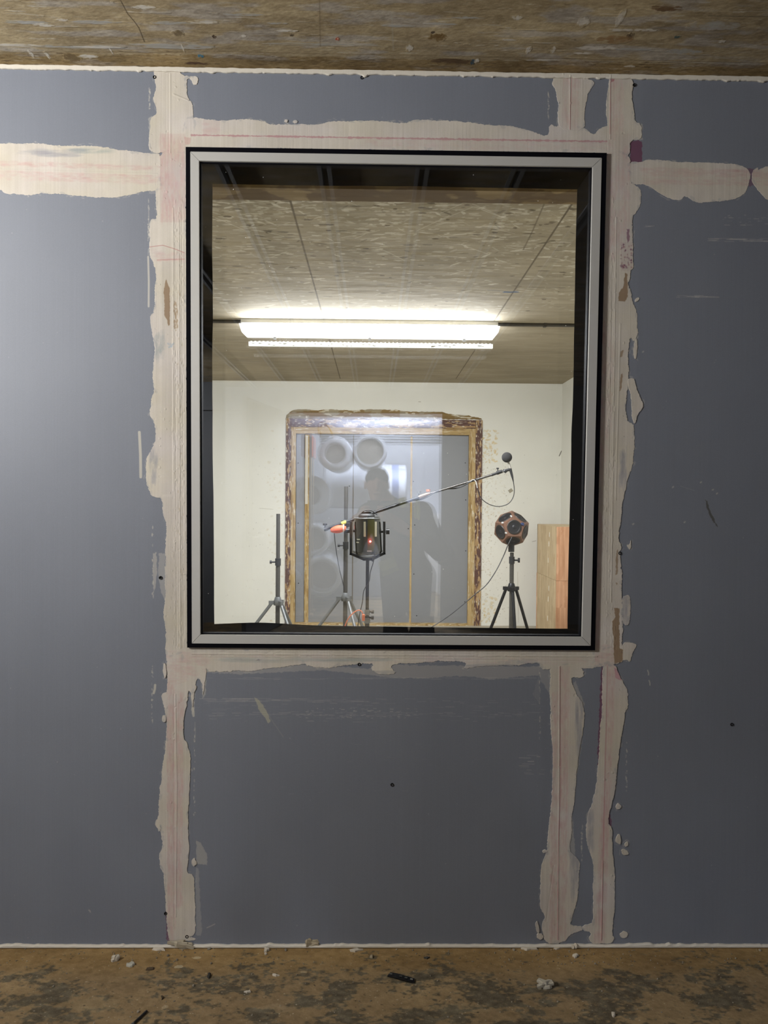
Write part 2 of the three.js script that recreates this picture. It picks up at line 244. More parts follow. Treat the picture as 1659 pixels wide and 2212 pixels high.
// boards: quads on the wall with their long edges tapered back towards the joint
const TAPER = 0.0016;
function board(c, tl, tr) {                                  // corners TL TR BR BL on the wall; widths of the tapers
  const [TL, TR, BR, BL] = c.map((q) => (q.isVector3 ? q : W(...q))), lerp = (a, b, t) => a.clone().lerp(b, t), wT = TL.distanceTo(TR), wB = BL.distanceTo(BR);
  const cols = [[TL, BL, tl ? -TAPER : 0]];
  if (tl) cols.push([lerp(TL, TR, tl / wT), lerp(BL, BR, tl / wB), 0]);
  if (tr) cols.push([lerp(TR, TL, tr / wT), lerp(BR, BL, tr / wB), 0]);
  cols.push([TR, BR, tr ? -TAPER : 0]);
  const pos = [], quad = (a, b, d, e) => { for (const v of [a, b, d, a, d, e]) pos.push(v.x, v.y, v.z); }, z = (v, k) => V3(v.x, v.y, k);
  for (let i = 0; i + 1 < cols.length; i++) { const [t0, b0, z0] = cols[i], [t1, b1, z1] = cols[i + 1]; quad(z(b0, z0), z(b1, z1), z(t1, z1), z(t0, z0)); quad(z(t0, z0), z(t1, z1), z(t1, -0.0125), z(t0, -0.0125)); quad(z(b0, -0.0125), z(b1, -0.0125), z(b1, z1), z(b0, z0)); }
  const [t0, b0, z0] = cols[0], [t1, b1, z1] = cols[cols.length - 1];
  quad(z(b0, -0.0125), z(b0, z0), z(t0, z0), z(t0, -0.0125)); quad(z(b1, z1), z(b1, -0.0125), z(t1, -0.0125), z(t1, z1)); quad(z(b1, -0.0125), z(b0, -0.0125), z(t0, -0.0125), z(t1, -0.0125));
  const g = new THREE.BufferGeometry(); g.setAttribute('position', new THREE.BufferAttribute(new Float32Array(pos), 3)); g.computeVertexNormals();
  return wallUV(g);
}
const LX = -3.3, RX = 3.3, g1 = 1.2;                          // joint gap in photo pixels
const J1t = [377, 130], J1b = [383, 2060], J2t = [1232, 130], J2b = [1208, 2060], J3t = [1341, 130], J3b = [1299, 2060];
const lerpPx = (a, b, y) => [a[0] + (b[0] - a[0]) * (y - a[1]) / (b[1] - a[1]), y];
const jx = (a, b, y, s) => { const q = lerpPx(a, b, y); return [q[0] + s * g1, y]; };
const yTop = (x) => H + 0.01, C = (v) => v;
const pin = (q, y) => { const p = W(...q); p.y = y; return p; };
const leftJ = W(200, 370).y, rightJ = W(1500, 380).y, winTop = W(850, 340).y, winBot = W(850, 1385).y;
const XL = -1.28, XR = 1.28;
mesh('plasterboard', board([V3(XL, leftJ - 0.002, 0), pin(jx(J1t, J1b, 370, -1), leftJ - 0.002), pin(jx(J1t, J1b, 2046, -1), 0), V3(XL, 0, 0)], 0, 0.073), boardMat, wallFront);
mesh('plasterboard', board([V3(XL, H, 0), pin(jx(J1t, J1b, 150, -1), H), pin(jx(J1t, J1b, 370, -1), leftJ + 0.002), V3(XL, leftJ + 0.002, 0)], 0, 0.073), boardMat, wallFront);
mesh('plasterboard', board([pin(jx(J3t, J3b, 380, 1), rightJ - 0.002), V3(XR, rightJ - 0.002, 0), V3(XR, 0, 0), pin(jx(J3t, J3b, 2046, 1), 0)], 0.07, 0), boardMat, wallFront);
mesh('plasterboard', board([pin(jx(J3t, J3b, 160, 1), H), V3(XR, H, 0), V3(XR, rightJ + 0.002, 0), pin(jx(J3t, J3b, 380, 1), rightJ + 0.002)], 0.07, 0), boardMat, wallFront);
mesh('plasterboard', board([pin(jx(J1t, J1b, 150, 1), H), pin(jx(J2t, J2b, 160, -1), H), pin(jx(J2t, J2b, 340, -1), winTop), pin(jx(J1t, J1b, 340, 1), winTop)], 0.068, 0.066), boardMat, wallFront);
mesh('plasterboard', board([pin(jx(J2t, J2b, 160, 1), H), pin(jx(J3t, J3b, 160, -1), H), pin(jx(J3t, J3b, 340, -1), winTop), pin(jx(J2t, J2b, 340, 1), winTop)], 0, 0), boardMat, wallFront);
mesh('plasterboard', board([pin(jx(J1t, J1b, 1385, 1), winBot), pin(jx(J2t, J2b, 1385, -1), winBot), pin(jx(J2t, J2b, 2046, -1), 0), pin(jx(J1t, J1b, 2046, 1), 0)], 0.062, 0.062), boardMat, wallFront);
mesh('plasterboard', board([pin(jx(J2t, J2b, 1385, 1), winBot), pin(jx(J3t, J3b, 1385, -1), winBot), pin(jx(J3t, J3b, 2046, -1), 0), pin(jx(J2t, J2b, 2046, 1), 0)], 0, 0), boardMat, wallFront);
mesh('plasterboard', board([pin(jx(J1t, J1b, 340, 1), winTop), pin([411, 340], winTop), pin([411, 1385], winBot), pin(jx(J1t, J1b, 1385, 1), winBot)], 0, 0), boardMat, wallFront);
mesh('plasterboard', board([pin([1298, 340], winTop), pin(jx(J3t, J3b, 340, -1), winTop), pin(jx(J3t, J3b, 1385, -1), winBot), pin([1276, 1385], winBot)], 0, 0), boardMat, wallFront);
mesh('plasterboard', slab(LX, XL - 0.002, 0, H, -0.0125, 0), plainBoardMat, wallFront);
mesh('plasterboard', slab(XR + 0.002, RX, 0, H, -0.0125, 0), plainBoardMat, wallFront);
// the studwork core with its opening, down to the far room's face
const rearQuad = [[459, 397], [1247, 409], [1226, 1358], [463, 1348]].map((q) => onZ(...q, -REVEAL));
const core = extrude([[LX, 0], [RX, 0], [RX, H], [LX, H]].map(([a, b]) => new THREE.Vector2(a, b)), -WALL_T, -0.013, 0, [[...rearQuad].reverse().map((p, i) => new THREE.Vector2(p.x + [-1, 1, 1, -1][3 - i] * 0.016, p.y + [1, 1, -1, -1][3 - i] * 0.016))]);
mesh('stud_core', core, coreMat, wallFront);

// joint filler: ragged patches standing a little proud of the boards
function filler(px, top = 0.0009, amp = 0.0022, name = 'joint_filler', freq = 70) {
  const raw = px.map((q) => { const p = W(...q); return [p.x, p.y]; }), soft = raw.flatMap((p, i) => { const q = raw[(i + 1) % raw.length], L = Math.hypot(q[0] - p[0], q[1] - p[1]), t = Math.min(0.25, 0.012 / (L || 1)); return [[p[0] + (q[0] - p[0]) * t, p[1] + (q[1] - p[1]) * t], [q[0] - (q[0] - p[0]) * t, q[1] - (q[1] - p[1]) * t]]; });
  const pts = ragged(soft, amp * 1.5, Math.floor(rnd() * 9999), 0.0032, freq);
  // thin drags of filler just outside the edge, and thin grey places just inside it
  const bx = boardCanvas.getContext('2d'), fx2 = fillCanvas.getContext('2d'), cen = pts.reduce((s, p) => s.clone().add(p), new THREE.Vector2()).multiplyScalar(1 / pts.length);
  for (let i = 0; i < pts.length; i += 2) {
    const p = pts[i], q = pts[(i + 2) % pts.length], u = (p.x + WX) / (2 * WX) * 2048, v = 2048 - p.y / WY * 2048, rot = Math.atan2(-(q.y - p.y), q.x - p.x), big = fbm(p.x * 14, p.y * 14, 833, 3);
    if (big > 0.52 && rnd() < 0.6) dab(bx, u + rr(-4, 4), v + rr(-4, 4), rr(2, 7), rr(0.6, 2.2), rgba(CREAM, rr(0.08, 0.4)), rot + rr(-0.2, 0.2), 0.7, 12);
    if (big < 0.5 && rnd() < 0.5) dab(fx2, u + rr(-4, 4), v + rr(-4, 4), rr(3, 9), rr(1, 3.5), rgba([138, 140, 144], rr(0.08, 0.3)), rot + rr(-0.2, 0.2), 0.6, 12);
  }
  top = top * 0.5 + (fillers++) * 0.00003;
  return mesh(name, wallUV(extrude(pts, -0.0022, top, 0.0003)), fillMat, wallFront);
}
let fillers = 0;
const TLo = [402, 318], TRo = [1309, 331], BRo = [1283, 1403], BLo = [405, 1397];
filler([[-90, 306], [0, 310], [80, 309], [130, 315], [180, 315], [215, 316], [250, 322], [290, 327], [322, 331], [348, 332], [348, 412], [311, 413], [297, 417], [270, 424], [236, 427], [199, 426], [165, 421], [155, 424], [135, 419], [111, 419], [84, 418], [61, 422], [34, 419], [13, 420], [0, 410], [-90, 410]], 0.0008, 0.0016);
filler([[328, 150], [354, 147], [372, 150], [388, 156], [405, 169], [402, 189], [407, 216], [415, 221], [418, 252], [419, 318], [400, 330], [322, 330], [322, 304], [324, 257], [338, 246], [338, 233], [331, 219], [333, 206], [338, 189], [334, 175], [332, 156]], 0.0013, 0.0014);
filler([[400, 163], [410, 166], [424, 164], [429, 170], [427, 182], [418, 184], [412, 170], [402, 172]], 0.003, 0.001);
filler([[400, 256], [419, 254], [475, 261], [530, 257], [571, 262], [583, 269], [631, 269], [689, 269], [713, 262], [757, 262], [786, 260], [834, 262], [870, 267], [901, 259], [969, 261], [1027, 266], [1075, 272], [1114, 273], [1143, 283], [1184, 297], [1187, 268], [1201, 275], [1210, 268], [1262, 275], [1282, 292], [1292, 279], [1309, 272], [1330, 272], [1330, 332], TRo, TLo, [395, 318]], 0.0011, 0.0016);
filler([[1198, 164], [1191, 181], [1201, 195], [1203, 215], [1207, 228], [1204, 255], [1209, 280], [1262, 282], [1263, 242], [1267, 215], [1272, 198], [1285, 181], [1279, 173], [1265, 169], [1262, 161]], 0.0018, 0.0015);
filler([[1319, 166], [1314, 180], [1309, 228], [1312, 275], [1312, 340], [1361, 340], [1361, 302], [1387, 302], [1386, 266], [1371, 264], [1370, 238], [1363, 205], [1370, 181], [1363, 169]], 0.0015, 0.0014);
filler([[1385, 351], [1397, 345], [1437, 346], [1471, 351], [1482, 350], [1548, 352], [1595, 355], [1614, 364], [1621, 374], [1620, 390], [1617, 402], [1605, 424], [1572, 433], [1504, 439], [1479, 421], [1472, 434], [1447, 430], [1424, 417], [1397, 398], [1360, 398], [1358, 348]], 0.0009, 0.0012);
filler([[1623, 378], [1632, 362], [1640, 361], [1636, 368], [1659, 357], [1760, 352], [1760, 440], [1659, 435], [1632, 404], [1625, 392]], 0.0009, 0.0012);
filler([TRo, [1335, 328], [1361, 335], [1362, 395], [1368, 398], [1380, 405], [1385, 414], [1383, 444], [1378, 454], [1365, 471], [1367, 527], [1368, 579], [1361, 585], [1360, 602], [1357, 614], [1370, 657], [1374, 672], [1376, 692], [1377, 729], [1370, 738], [1362, 728], [1357, 745], [1356, 770], [1359, 810], [1355, 840], [1351, 880], [1354, 905], [1362, 915], [1371, 918], [1370, 961], [1367, 1007], [1355, 1036], [1347, 1077], [1340, 1129], [1335, 1167], [1341, 1177], [1340, 1197], [1343, 1243], [1343, 1288], [1345, 1350], [1343, 1387], [1345, 1425], [1343, 1432], [1284, 1432], BRo], 0.0012, 0.002);
filler([[1355, 819], [1363, 817], [1371, 819], [1373, 839], [1382, 855], [1389, 874], [1387, 883], [1376, 897], [1371, 918], [1365, 905], [1364, 880], [1362, 848], [1357, 836]], 0.0034, 0.0012);
filler([[1371, 735], [1376, 730], [1376, 770], [1371, 778], [1368, 760]], 0.002, 0.001);
filler([[1343, 1290], [1358, 1284], [1362, 1293], [1361, 1344], [1355, 1352], [1344, 1346]], 0.0016, 0.0013);
filler([[1343, 1386], [1368, 1389], [1377, 1394], [1370, 1404], [1364, 1418], [1362, 1430], [1352, 1424], [1344, 1426]], 0.0018, 0.0014);
filler([[1360, 1176], [1363, 1164], [1363, 1190], [1352, 1177]], 0.002, 0.0008); filler([[1371, 645], [1381, 642], [1380, 650], [1371, 654]], 0.002, 0.0008);
filler([[444, 1448], [470, 1452], [511, 1448], [544, 1451], [583, 1443], [638, 1437], [658, 1433], [666, 1440], [716, 1443], [755, 1435], [810, 1433], [799, 1446], [821, 1457], [860, 1456], [840, 1436], [960, 1428], [1010, 1430], [1000, 1446], [1040, 1438], [1110, 1438], [1166, 1430], [1168, 1446], [1188, 1446], [1262, 1444], [1345, 1432], [1330, 1398], BRo, BLo, [395, 1396], [395, 1430], [446, 1424]], 0.0012, 0.0022);
filler([TLo, BLo, [406, 1420], [360, 1430], [358, 1420], [358, 1349], [353, 1331], [357, 1293], [357, 1197], [360, 1129], [353, 1116], [350, 1076], [331, 1074], [322, 1060], [316, 1042], [315, 1007], [318, 987], [332, 961], [338, 949], [334, 915], [326, 900], [323, 889], [328, 860], [335, 845], [329, 810], [332, 787], [334, 752], [328, 715], [323, 686], [334, 671], [335, 628], [338, 585], [329, 564], [323, 550], [323, 473], [342, 472], [336, 440], [337, 412], [345, 330], [395, 318]], 0.0012, 0.0016);
filler([[360, 1420], [410, 1404], [446, 1416], [446, 1446], [444, 1470], [438, 1508], [436, 1470], [424, 1462], [420, 1500], [416, 1536], [413, 1500], [407, 1490], [404, 1521], [398, 1549], [396, 1577], [396, 1591], [407, 1612], [412, 1631], [410, 1696], [406, 1760], [408, 1819], [410, 1830], [403, 1887], [419, 1888], [422, 1960], [422, 2019], [405, 2023], [429, 2029], [385, 2036], [367, 2035], [363, 2021], [358, 1960], [354, 1889], [346, 1873], [343, 1849], [352, 1830], [347, 1795], [338, 1786], [335, 1776], [342, 1767], [345, 1701], [350, 1687], [348, 1673], [352, 1649], [358, 1612], [361, 1560], [353, 1521], [348, 1498], [362, 1493], [362, 1470]], 0.0012, 0.0015);
filler([[1188, 1440], [1232, 1436], [1246, 1442], [1262, 1445], [1260, 1465], [1234, 1463], [1235, 1470], [1244, 1496], [1259, 1521], [1264, 1546], [1260, 1570], [1252, 1619], [1245, 1666], [1243, 1701], [1240, 1736], [1234, 1767], [1235, 1807], [1229, 1826], [1233, 1842], [1255, 1861], [1250, 1884], [1249, 1936], [1235, 1983], [1232, 2000], [1261, 2001], [1262, 2008], [1238, 2014], [1214, 2038], [1178, 2037], [1169, 1995], [1179, 1978], [1166, 1964], [1167, 1913], [1169, 1866], [1182, 1842], [1182, 1819], [1186, 1783], [1192, 1725], [1195, 1642], [1189, 1560], [1189, 1546], [1188, 1496]], 0.0014, 0.0016);
filler([[1302, 1434], [1327, 1432], [1343, 1470], [1356, 1491], [1356, 1529], [1350, 1536], [1348, 1559], [1339, 1607], [1334, 1654], [1329, 1701], [1323, 1729], [1312, 1776], [1322, 1788], [1323, 1842], [1328, 1889], [1328, 1969], [1325, 1981], [1322, 2018], [1328, 2028], [1320, 2038], [1275, 2037], [1270, 2026], [1278, 2014], [1258, 2010], [1258, 2000], [1270, 1996], [1281, 1993], [1281, 1913], [1282, 1863], [1267, 1823], [1265, 1786], [1273, 1748], [1280, 1736], [1280, 1725], [1286, 1710], [1290, 1678], [1294, 1619], [1297, 1560], [1300, 1546], [1301, 1483]], 0.0014, 0.0014);
for (const [x, y, w, h, r] of [[1336, 1742, 6, 6, 0], [1336, 1813, 6, 11, 0], [1353, 1823, 4, 6, 0.4], [1350, 1841, 9, 6, 0.5], [1348, 2018, 9, 7, -0.3], [1160, 2002, 4, 14, -0.15], [1166, 2022, 8, 7, 0], [1176, 1839, 6, 4, 0], [419, 1862, 6, 9, 0], [556, 1424, 4, 2, 0], [420, 1488, 4, 10, 0.3], [355, 1552, 5, 8, 0], [638, 263, 6, 4, 0.2], [618, 262, 4, 3, 0], [356, 1448, 4, 16, 0], [345, 1790, 3, 7, 0.2]]) {
  const p = []; for (let k = 0; k < 12; k++) { const a = k / 12 * 6.283, q = 0.75 + 0.4 * rnd(), u = Math.cos(a) * w * q, v = Math.sin(a) * h * q; p.push([x + u * Math.cos(r) - v * Math.sin(r), y + u * Math.sin(r) + v * Math.cos(r)]); }
  filler(p, rr(0.0015, 0.0035), 0.0006, 'filler_dab', 200);
}
// screw heads sunk in the boards
const screwMat = M({ color: lin(0.004, 0.004, 0.005), roughness: 0.6, metalness: 0.3 });
const screwGeo = lathe([[0.0001, -0.0015], [0.0022, -0.0013], [0.0026, 0.0006], [0.0046, 0.0011], [0.0052, 0.0009], [0.0054, -0.004]], 16).rotateX(Math.PI / 2);
for (const [x, y] of [[782, 168], [1370, 184], [776, 1435], [847, 1695], [1339, 1195], [404, 2023], [334, 167], [358, 1973], [347, 1248], [1581, 1565]]) { const p = W(x, y); mesh('screw', screwGeo, screwMat, wallFront).position.set(p.x, p.y, 0.0009); }

// sealant beads where the wall meets ceiling and floor
const beadMat = M({ color: new THREE.Color(0xcfc8ba), roughness: 0.8, bumpMap: texture(fillBump, false), bumpScale: 0.002 });
function bead(name, label, y0, y1, seed, z) {
  const p = [], lo = (x) => y0 + (fbm(x * 60, 1, seed, 4) - 0.5) * 0.005 - Math.max(0, fbm(x * 26, 7, seed, 3) - 0.66) * 0.03, hi = (x) => y1 + (fbm(x * 50, 5, seed, 3) - 0.5) * 0.003;
  for (let x = -1.6; x <= 1.6; x += 0.006) p.push(new THREE.Vector2(x, lo(x)));
  for (let x = 1.6; x >= -1.6; x -= 0.006) p.push(new THREE.Vector2(x, hi(x)));
  tag(mesh(name, wallUV(extrude(p, 0, z, 0.002)), beadMat), label, 'sealant', null, 'structure');
}
bead('trim_1', 'ragged white sealant bead where the grey wall meets the ceiling', H - 0.0145, H - 0.0005, 77, 0.006);
{ // floor bead: uneven upper edge
  const p = []; for (let x = -1.6; x <= 1.6; x += 0.006) p.push(new THREE.Vector2(x, 0.0008));
  for (let x = 1.6; x >= -1.6; x -= 0.006) p.push(new THREE.Vector2(x, 0.0105 + (fbm(x * 40, 3, 12, 4) - 0.5) * 0.005 + Math.max(0, fbm(x * 22, 9, 13, 3) - 0.66) * 0.03));
  tag(mesh('trim_2', wallUV(extrude(p, 0, 0.009, 0.003)), beadMat), 'thin white sealant bead where the grey wall meets the floor', 'sealant', null, 'structure');
}

// ---------- the window ----------
const win = thing('window_1', 'double-glazed viewing window with silver frame, black edging and deep black reveal', 'window', null, null, 'structure');
const blackFrame = new THREE.MeshPhysicalMaterial({ color: lin(0.004, 0.004, 0.006), roughness: 0.6, specularIntensity: 0.06 });
const silver = M({ color: lin(0.5, 0.49, 0.46), roughness: 0.42, metalness: 0.15 });
const felt = new THREE.MeshPhysicalMaterial({ color: lin(0.006, 0.0058, 0.0056), roughness: 0.95, specularIntensity: 0 });
const quadOut = [[401, 317], [1311, 330], [1285.5, 1405], [404, 1399]].map((q) => onZ(...q, 0.01)), quadMid = [[411, 327.5], [1300, 341], [1276, 1395], [414.5, 1390]].map((q) => onZ(...q, 0.011)), quadIn = [[430, 347], [1280.5, 360], [1257, 1376], [433, 1371]].map((q) => onZ(...q, 0.012));
function frameSide(A, B, k, z0, z1, gap = 0.0004) {           // one mitred member of a frame between outline A and inner outline B
  const n = (k + 1) % 4, a = [A[k], A[n], B[n], B[k]].map((p) => new THREE.Vector2(p.x, p.y)), c = a.reduce((s, p) => s.clone().add(p), new THREE.Vector2()).multiplyScalar(0.25);
  const dir = a[1].clone().sub(a[0]).normalize();
  const q = a.map((p) => p.clone().addScaledVector(dir, p.clone().sub(c).dot(dir) > 0 ? -gap : gap));
  return extrude(q.reverse(), z0, z1, 0.0008);
}
for (let k = 0; k < 4; k++) mesh('edge_strip', frameSide(quadOut, quadMid, k, -0.012, 0.010, 0), blackFrame, win);
for (let k = 0; k < 4; k++) mesh('frame_member', frameSide(quadMid, quadIn, k, 0.002, 0.012), silver, win);
for (let k = 0; k < 4; k++) { const inner = quadIn.map((p, i) => V3(p.x + [1, -1, -1, 1][i] * 0.0035, p.y + [-1, -1, 1, 1][i] * 0.0035, 0)); mesh('gasket', frameSide(quadIn, inner, k, -0.02, 0.004, 0), blackFrame, win); }
const paneMat = new THREE.MeshPhysicalMaterial({ color: 0xffffff, roughness: 0, transmission: 1, thickness: 0, ior: 1.52, specularIntensity: 1 });
const paneOf = (q, z0, z1) => { const s = extrude(q.map((p) => new THREE.Vector2(p.x, p.y)).reverse(), z0, z1); return s; };
const grow = (q, e) => q.map((p, i) => V3(p.x + [-1, 1, 1, -1][i] * e, p.y + [1, 1, -1, -1][i] * e, 0));
mesh('pane', paneOf(grow(quadIn, 0.006), -0.008, 0), paneMat, win);
mesh('pane', paneOf(grow(rearQuad, 0.012), -REVEAL - 0.002, -REVEAL + 0.006), paneMat, win);
{ // dust specks stuck to the glass
  const list = []; for (let k = 0; k < 90; k++) { const p = onZ(rr(440, 1260), rr(370, 1360), 0), s = rr(0.0004, 0.0010); list.push(new THREE.IcosahedronGeometry(s, 0).scale(rr(0.8, 1.8), rr(0.8, 1.6), 0.3).translate(p.x, p.y, 0.0002)); }
  const m = mesh('dust_specks', merge(list), M({ color: lin(0.8, 0.8, 0.78), roughness: 0.9 }), win); m.userData.kind = 'stuff';
}
// black felt lining of the reveal between the panes, a little wavy at its far edge
function lining(k) {
  const n = (k + 1) % 4, N = 48, pos = [], F = quadIn.map((p) => V3(p.x, p.y, -0.009)), R = rearQuad, out = [V3(0, 1, 0), V3(1, 0, 0), V3(0, -1, 0), V3(-1, 0, 0)][k];
  const wav = (t) => { const e = k === 2 ? 0.010 * Math.exp(-(((1 - t) - 0.12) ** 2) / 0.012) - 0.001 : (fbm(t * 7, k, 61, 3) - 0.5) * 0.006 + (k === 3 ? -0.002 : 0); return e; };
  const pt = (t, s) => { const a = F[k].clone().lerp(F[n], t), b = R[k].clone().lerp(R[n], t); b.addScaledVector(out, -wav(t) * Math.sin(Math.PI * clamp(t * 1.0)) ** 0.3); return a.lerp(b, s); };
  const q = (a, b, c, d) => { for (const v of [a, b, c, a, c, d]) pos.push(v.x, v.y, v.z); };
  for (let i = 0; i < N; i++) {
    const t0 = i / N, t1 = (i + 1) / N, o = out.clone().multiplyScalar(0.014);
    q(pt(t0, 0), pt(t1, 0), pt(t1, 1), pt(t0, 1));
    q(pt(t0, 1), pt(t1, 1), pt(t1, 1).add(o), pt(t0, 1).add(o));
    q(pt(t1, 0).add(o), pt(t0, 0).add(o), pt(t0, 1).add(o), pt(t1, 1).add(o));
  }
  const g = new THREE.BufferGeometry(); g.setAttribute('position', new THREE.BufferAttribute(new Float32Array(pos), 3)); g.computeVertexNormals(); return g;
}
for (let k = 0; k < 4; k++) mesh('reveal_lining', lining(k), felt, win);

// =====================================================================================
// NEAR ROOM: ceiling, floor, the walls out of frame
// =====================================================================================
const TILE = 2.6;
// --- near ceiling: old board-marked concrete with scraped paint. Canvas x = world x -1.3..1.3, canvas y (from the bottom) = z 0..2.6
const ceilCanvas = canvasOf(2048, 2048), ceilBump = canvasOf(2048, 2048);
const cc = (px, py) => { const p = onY(px, py, H); return [(p.x + 1.3) / TILE * 2048, 2048 - p.z / TILE * 2048]; };
{
  const x = fill(ceilCanvas, (i, j) => {
    const z = (2048 - j) / 2048 * TILE, a = fbm(i / 170, j / 70, 101, 5) - 0.5, b = fbm(i / 46, j / 16, 105, 4) - 0.5, c = fbm(i / 9, j / 5, 111, 3) - 0.5, g = hash(i, j, 4) - 0.5;
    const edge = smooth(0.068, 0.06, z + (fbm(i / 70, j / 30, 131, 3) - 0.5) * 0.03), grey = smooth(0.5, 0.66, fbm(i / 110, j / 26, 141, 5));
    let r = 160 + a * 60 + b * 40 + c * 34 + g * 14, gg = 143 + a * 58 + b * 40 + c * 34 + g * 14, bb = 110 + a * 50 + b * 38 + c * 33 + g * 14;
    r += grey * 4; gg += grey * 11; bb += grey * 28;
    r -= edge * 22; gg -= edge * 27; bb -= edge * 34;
    return [r, gg, bb];
  });
  const y = fill(ceilBump, (i, j) => { const n = 128 + (fbm(i / 40, j / 20, 151, 5) - 0.5) * 130 + (fbm(i / 8, j / 4, 161, 2) - 0.5) * 40; return [n, n, n]; });
  // whitish scraped streaks, mostly along x
  for (let k = 0; k < 1100; k++) {
    const u = rr(0, 2048), v = 2048 - rr(0.03, 2.6) ** 1 / TILE * 2048, l = rr(3, 40) * (rnd() < 0.1 ? 3 : 1), h = rr(0.8, 3.4);
    scrape(x, u, v, l, h, [196, 190, 178], rr(0.2, 1), rr(-0.08, 0.08), 7); if (rnd() < 0.4) dab(y, u, v, l, h, rgba([215, 215, 215], 0.5), 0, 0.5);
  }
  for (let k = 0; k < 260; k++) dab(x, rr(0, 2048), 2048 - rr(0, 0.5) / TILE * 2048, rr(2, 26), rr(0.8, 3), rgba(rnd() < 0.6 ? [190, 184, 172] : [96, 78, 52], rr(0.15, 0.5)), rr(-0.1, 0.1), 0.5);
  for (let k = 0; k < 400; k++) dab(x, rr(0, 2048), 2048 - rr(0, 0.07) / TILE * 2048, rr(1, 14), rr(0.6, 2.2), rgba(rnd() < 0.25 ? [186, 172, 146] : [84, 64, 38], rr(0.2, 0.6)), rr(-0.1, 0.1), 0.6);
  const st = (px, py, rx, ry, c, a, rot = 0) => { const p = cc(px, py), q = cc(px + rx, py), w = cc(px, py + ry); scrape(x, p[0], p[1], Math.abs(q[0] - p[0]), Math.max(0.8, Math.abs(w[1] - p[1])), c, Math.min(1, a * 1.5), rot, 28); dab(y, p[0], p[1], Math.abs(q[0] - p[0]), Math.max(0.8, Math.abs(w[1] - p[1])), rgba([210, 210, 210], 0.4), rot, 0.4); };
  const WH = [204, 198, 186], GR = [166, 164, 158];
  for (const [a, b, c, d, k, al] of [[60, 48, 60, 4, GR, 0.6], [95, 54, 22, 4, WH, 0.8], [210, 48, 60, 4, GR, 0.6], [135, 43, 14, 3, WH, 0.7], [310, 16, 26, 5, WH, 0.85], [375, 50, 50, 4, GR, 0.6], [440, 48, 34, 4, WH, 0.6], [530, 32, 50, 3, GR, 0.6], [620, 67, 26, 3, WH, 0.8], [385, 100, 80, 6, GR, 0.85], [330, 97, 60, 3, GR, 0.6], [170, 101, 110, 4, GR, 0.6], [215, 102, 60, 2.5, WH, 0.6], [40, 98, 60, 3, WH, 0.5], [190, 122, 26, 4, WH, 0.7], [600, 50, 24, 3, GR, 0.5], [690, 96, 140, 3, GR, 0.4], [1010, 38, 40, 3, GR, 0.5], [955, 52, 40, 3, GR, 0.6], [860, 56, 40, 3, GR, 0.6], [1117, 38, 13, 5, WH, 0.6], [1260, 48, 14, 12, WH, 0.5], [1340, 40, 8, 20, WH, 0.4], [1340, 65, 30, 3.5, WH, 0.7], [1394, 65, 26, 3.5, WH, 0.7], [1100, 86, 18, 2.6, WH, 0.7], [1142, 108, 6, 8, WH, 0.6], [1195, 108, 5, 8, WH, 0.5], [1290, 104, 50, 5, WH, 0.65], [1370, 107, 50, 3, GR, 0.7], [1480, 112, 40, 8, GR, 0.6], [1545, 55, 60, 12, GR, 0.4], [1560, 90, 8, 4, WH, 0.6], [885, 104, 8, 8, WH, 0.6], [1030, 132, 6, 6, WH, 0.8], [1260, 115, 24, 3, WH, 0.6], [1170, 130, 40, 2, WH, 0.5], [1360, 143, 14, 3, WH, 0.6], [68, 117, 4, 9, WH, 0.8], [103, 120, 4, 9, WH, 0.7], [240, 110, 2, 8, WH, 0.7], [395, 104, 2, 9, WH, 0.7], [525, 78, 8, 3, WH, 0.7]]) st(a, b, c, d, k, al);
  st(729, 84, 5, 4, [176, 62, 34], 0.85); st(730, 84, 2, 2, [210, 190, 160], 0.9); st(434, 121, 7, 4, [58, 112, 140], 0.85); st(1021, 134, 6, 6, [52, 74, 92], 0.8); st(1463, 80, 7, 4, [66, 84, 82], 0.7);
  st(462, 79, 5, 3.4, [62, 44, 26], 0.9); st(630, 76, 5, 3, [70, 54, 34], 0.8); st(385, 72, 14, 7, [112, 96, 68], 0.6); st(945, 80, 20, 9, [110, 84, 40], 0.7); st(935, 70, 5, 3, [54, 40, 24], 0.8); st(1360, 78, 8, 8, [88, 70, 48], 0.7); st(1330, 85, 40, 10, [142, 110, 70], 0.5); st(980, 132, 50, 6, [82, 60, 34], 0.6); st(155, 124, 20, 10, [112, 92, 58], 0.6); st(1440, 18, 40, 7, [104, 78, 48], 0.6); st(425, 137, 26, 3, [70, 46, 28], 0.7);
  // formwork joints seen as fine dark lines and a crack
  const ln = (pts, w, c, a) => line(x, pts.map(([p, q]) => cc(p, q)), w, rgba(c, a));
  ln([[255, -10], [276, 30], [290, 46], [300, 60], [312, 90]], 2.4, [84, 70, 50], 0.8); ln([[690, -10], [692, 100]], 3, [96, 84, 64], 0.35); ln([[846, 30], [850, 110]], 3, [170, 166, 156], 0.35); ln([[0, 113], [500, 112], [900, 120], [1659, 136]], 1.6, [96, 76, 46], 0.55); ln([[0, 96], [600, 98], [1100, 106], [1659, 116]], 1.4, [176, 168, 152], 0.4); ln([[1530, 34], [1659, 37]], 2, [96, 88, 70], 0.6);
}
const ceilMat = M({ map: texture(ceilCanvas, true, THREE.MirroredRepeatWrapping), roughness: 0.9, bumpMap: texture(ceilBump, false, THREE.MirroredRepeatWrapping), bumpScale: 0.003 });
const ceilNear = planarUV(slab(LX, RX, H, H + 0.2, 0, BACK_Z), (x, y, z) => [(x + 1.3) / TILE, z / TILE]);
tag(mesh('ceiling', ceilNear, ceilMat), 'scraped brown concrete ceiling above the grey wall', 'ceiling', null, 'structure');

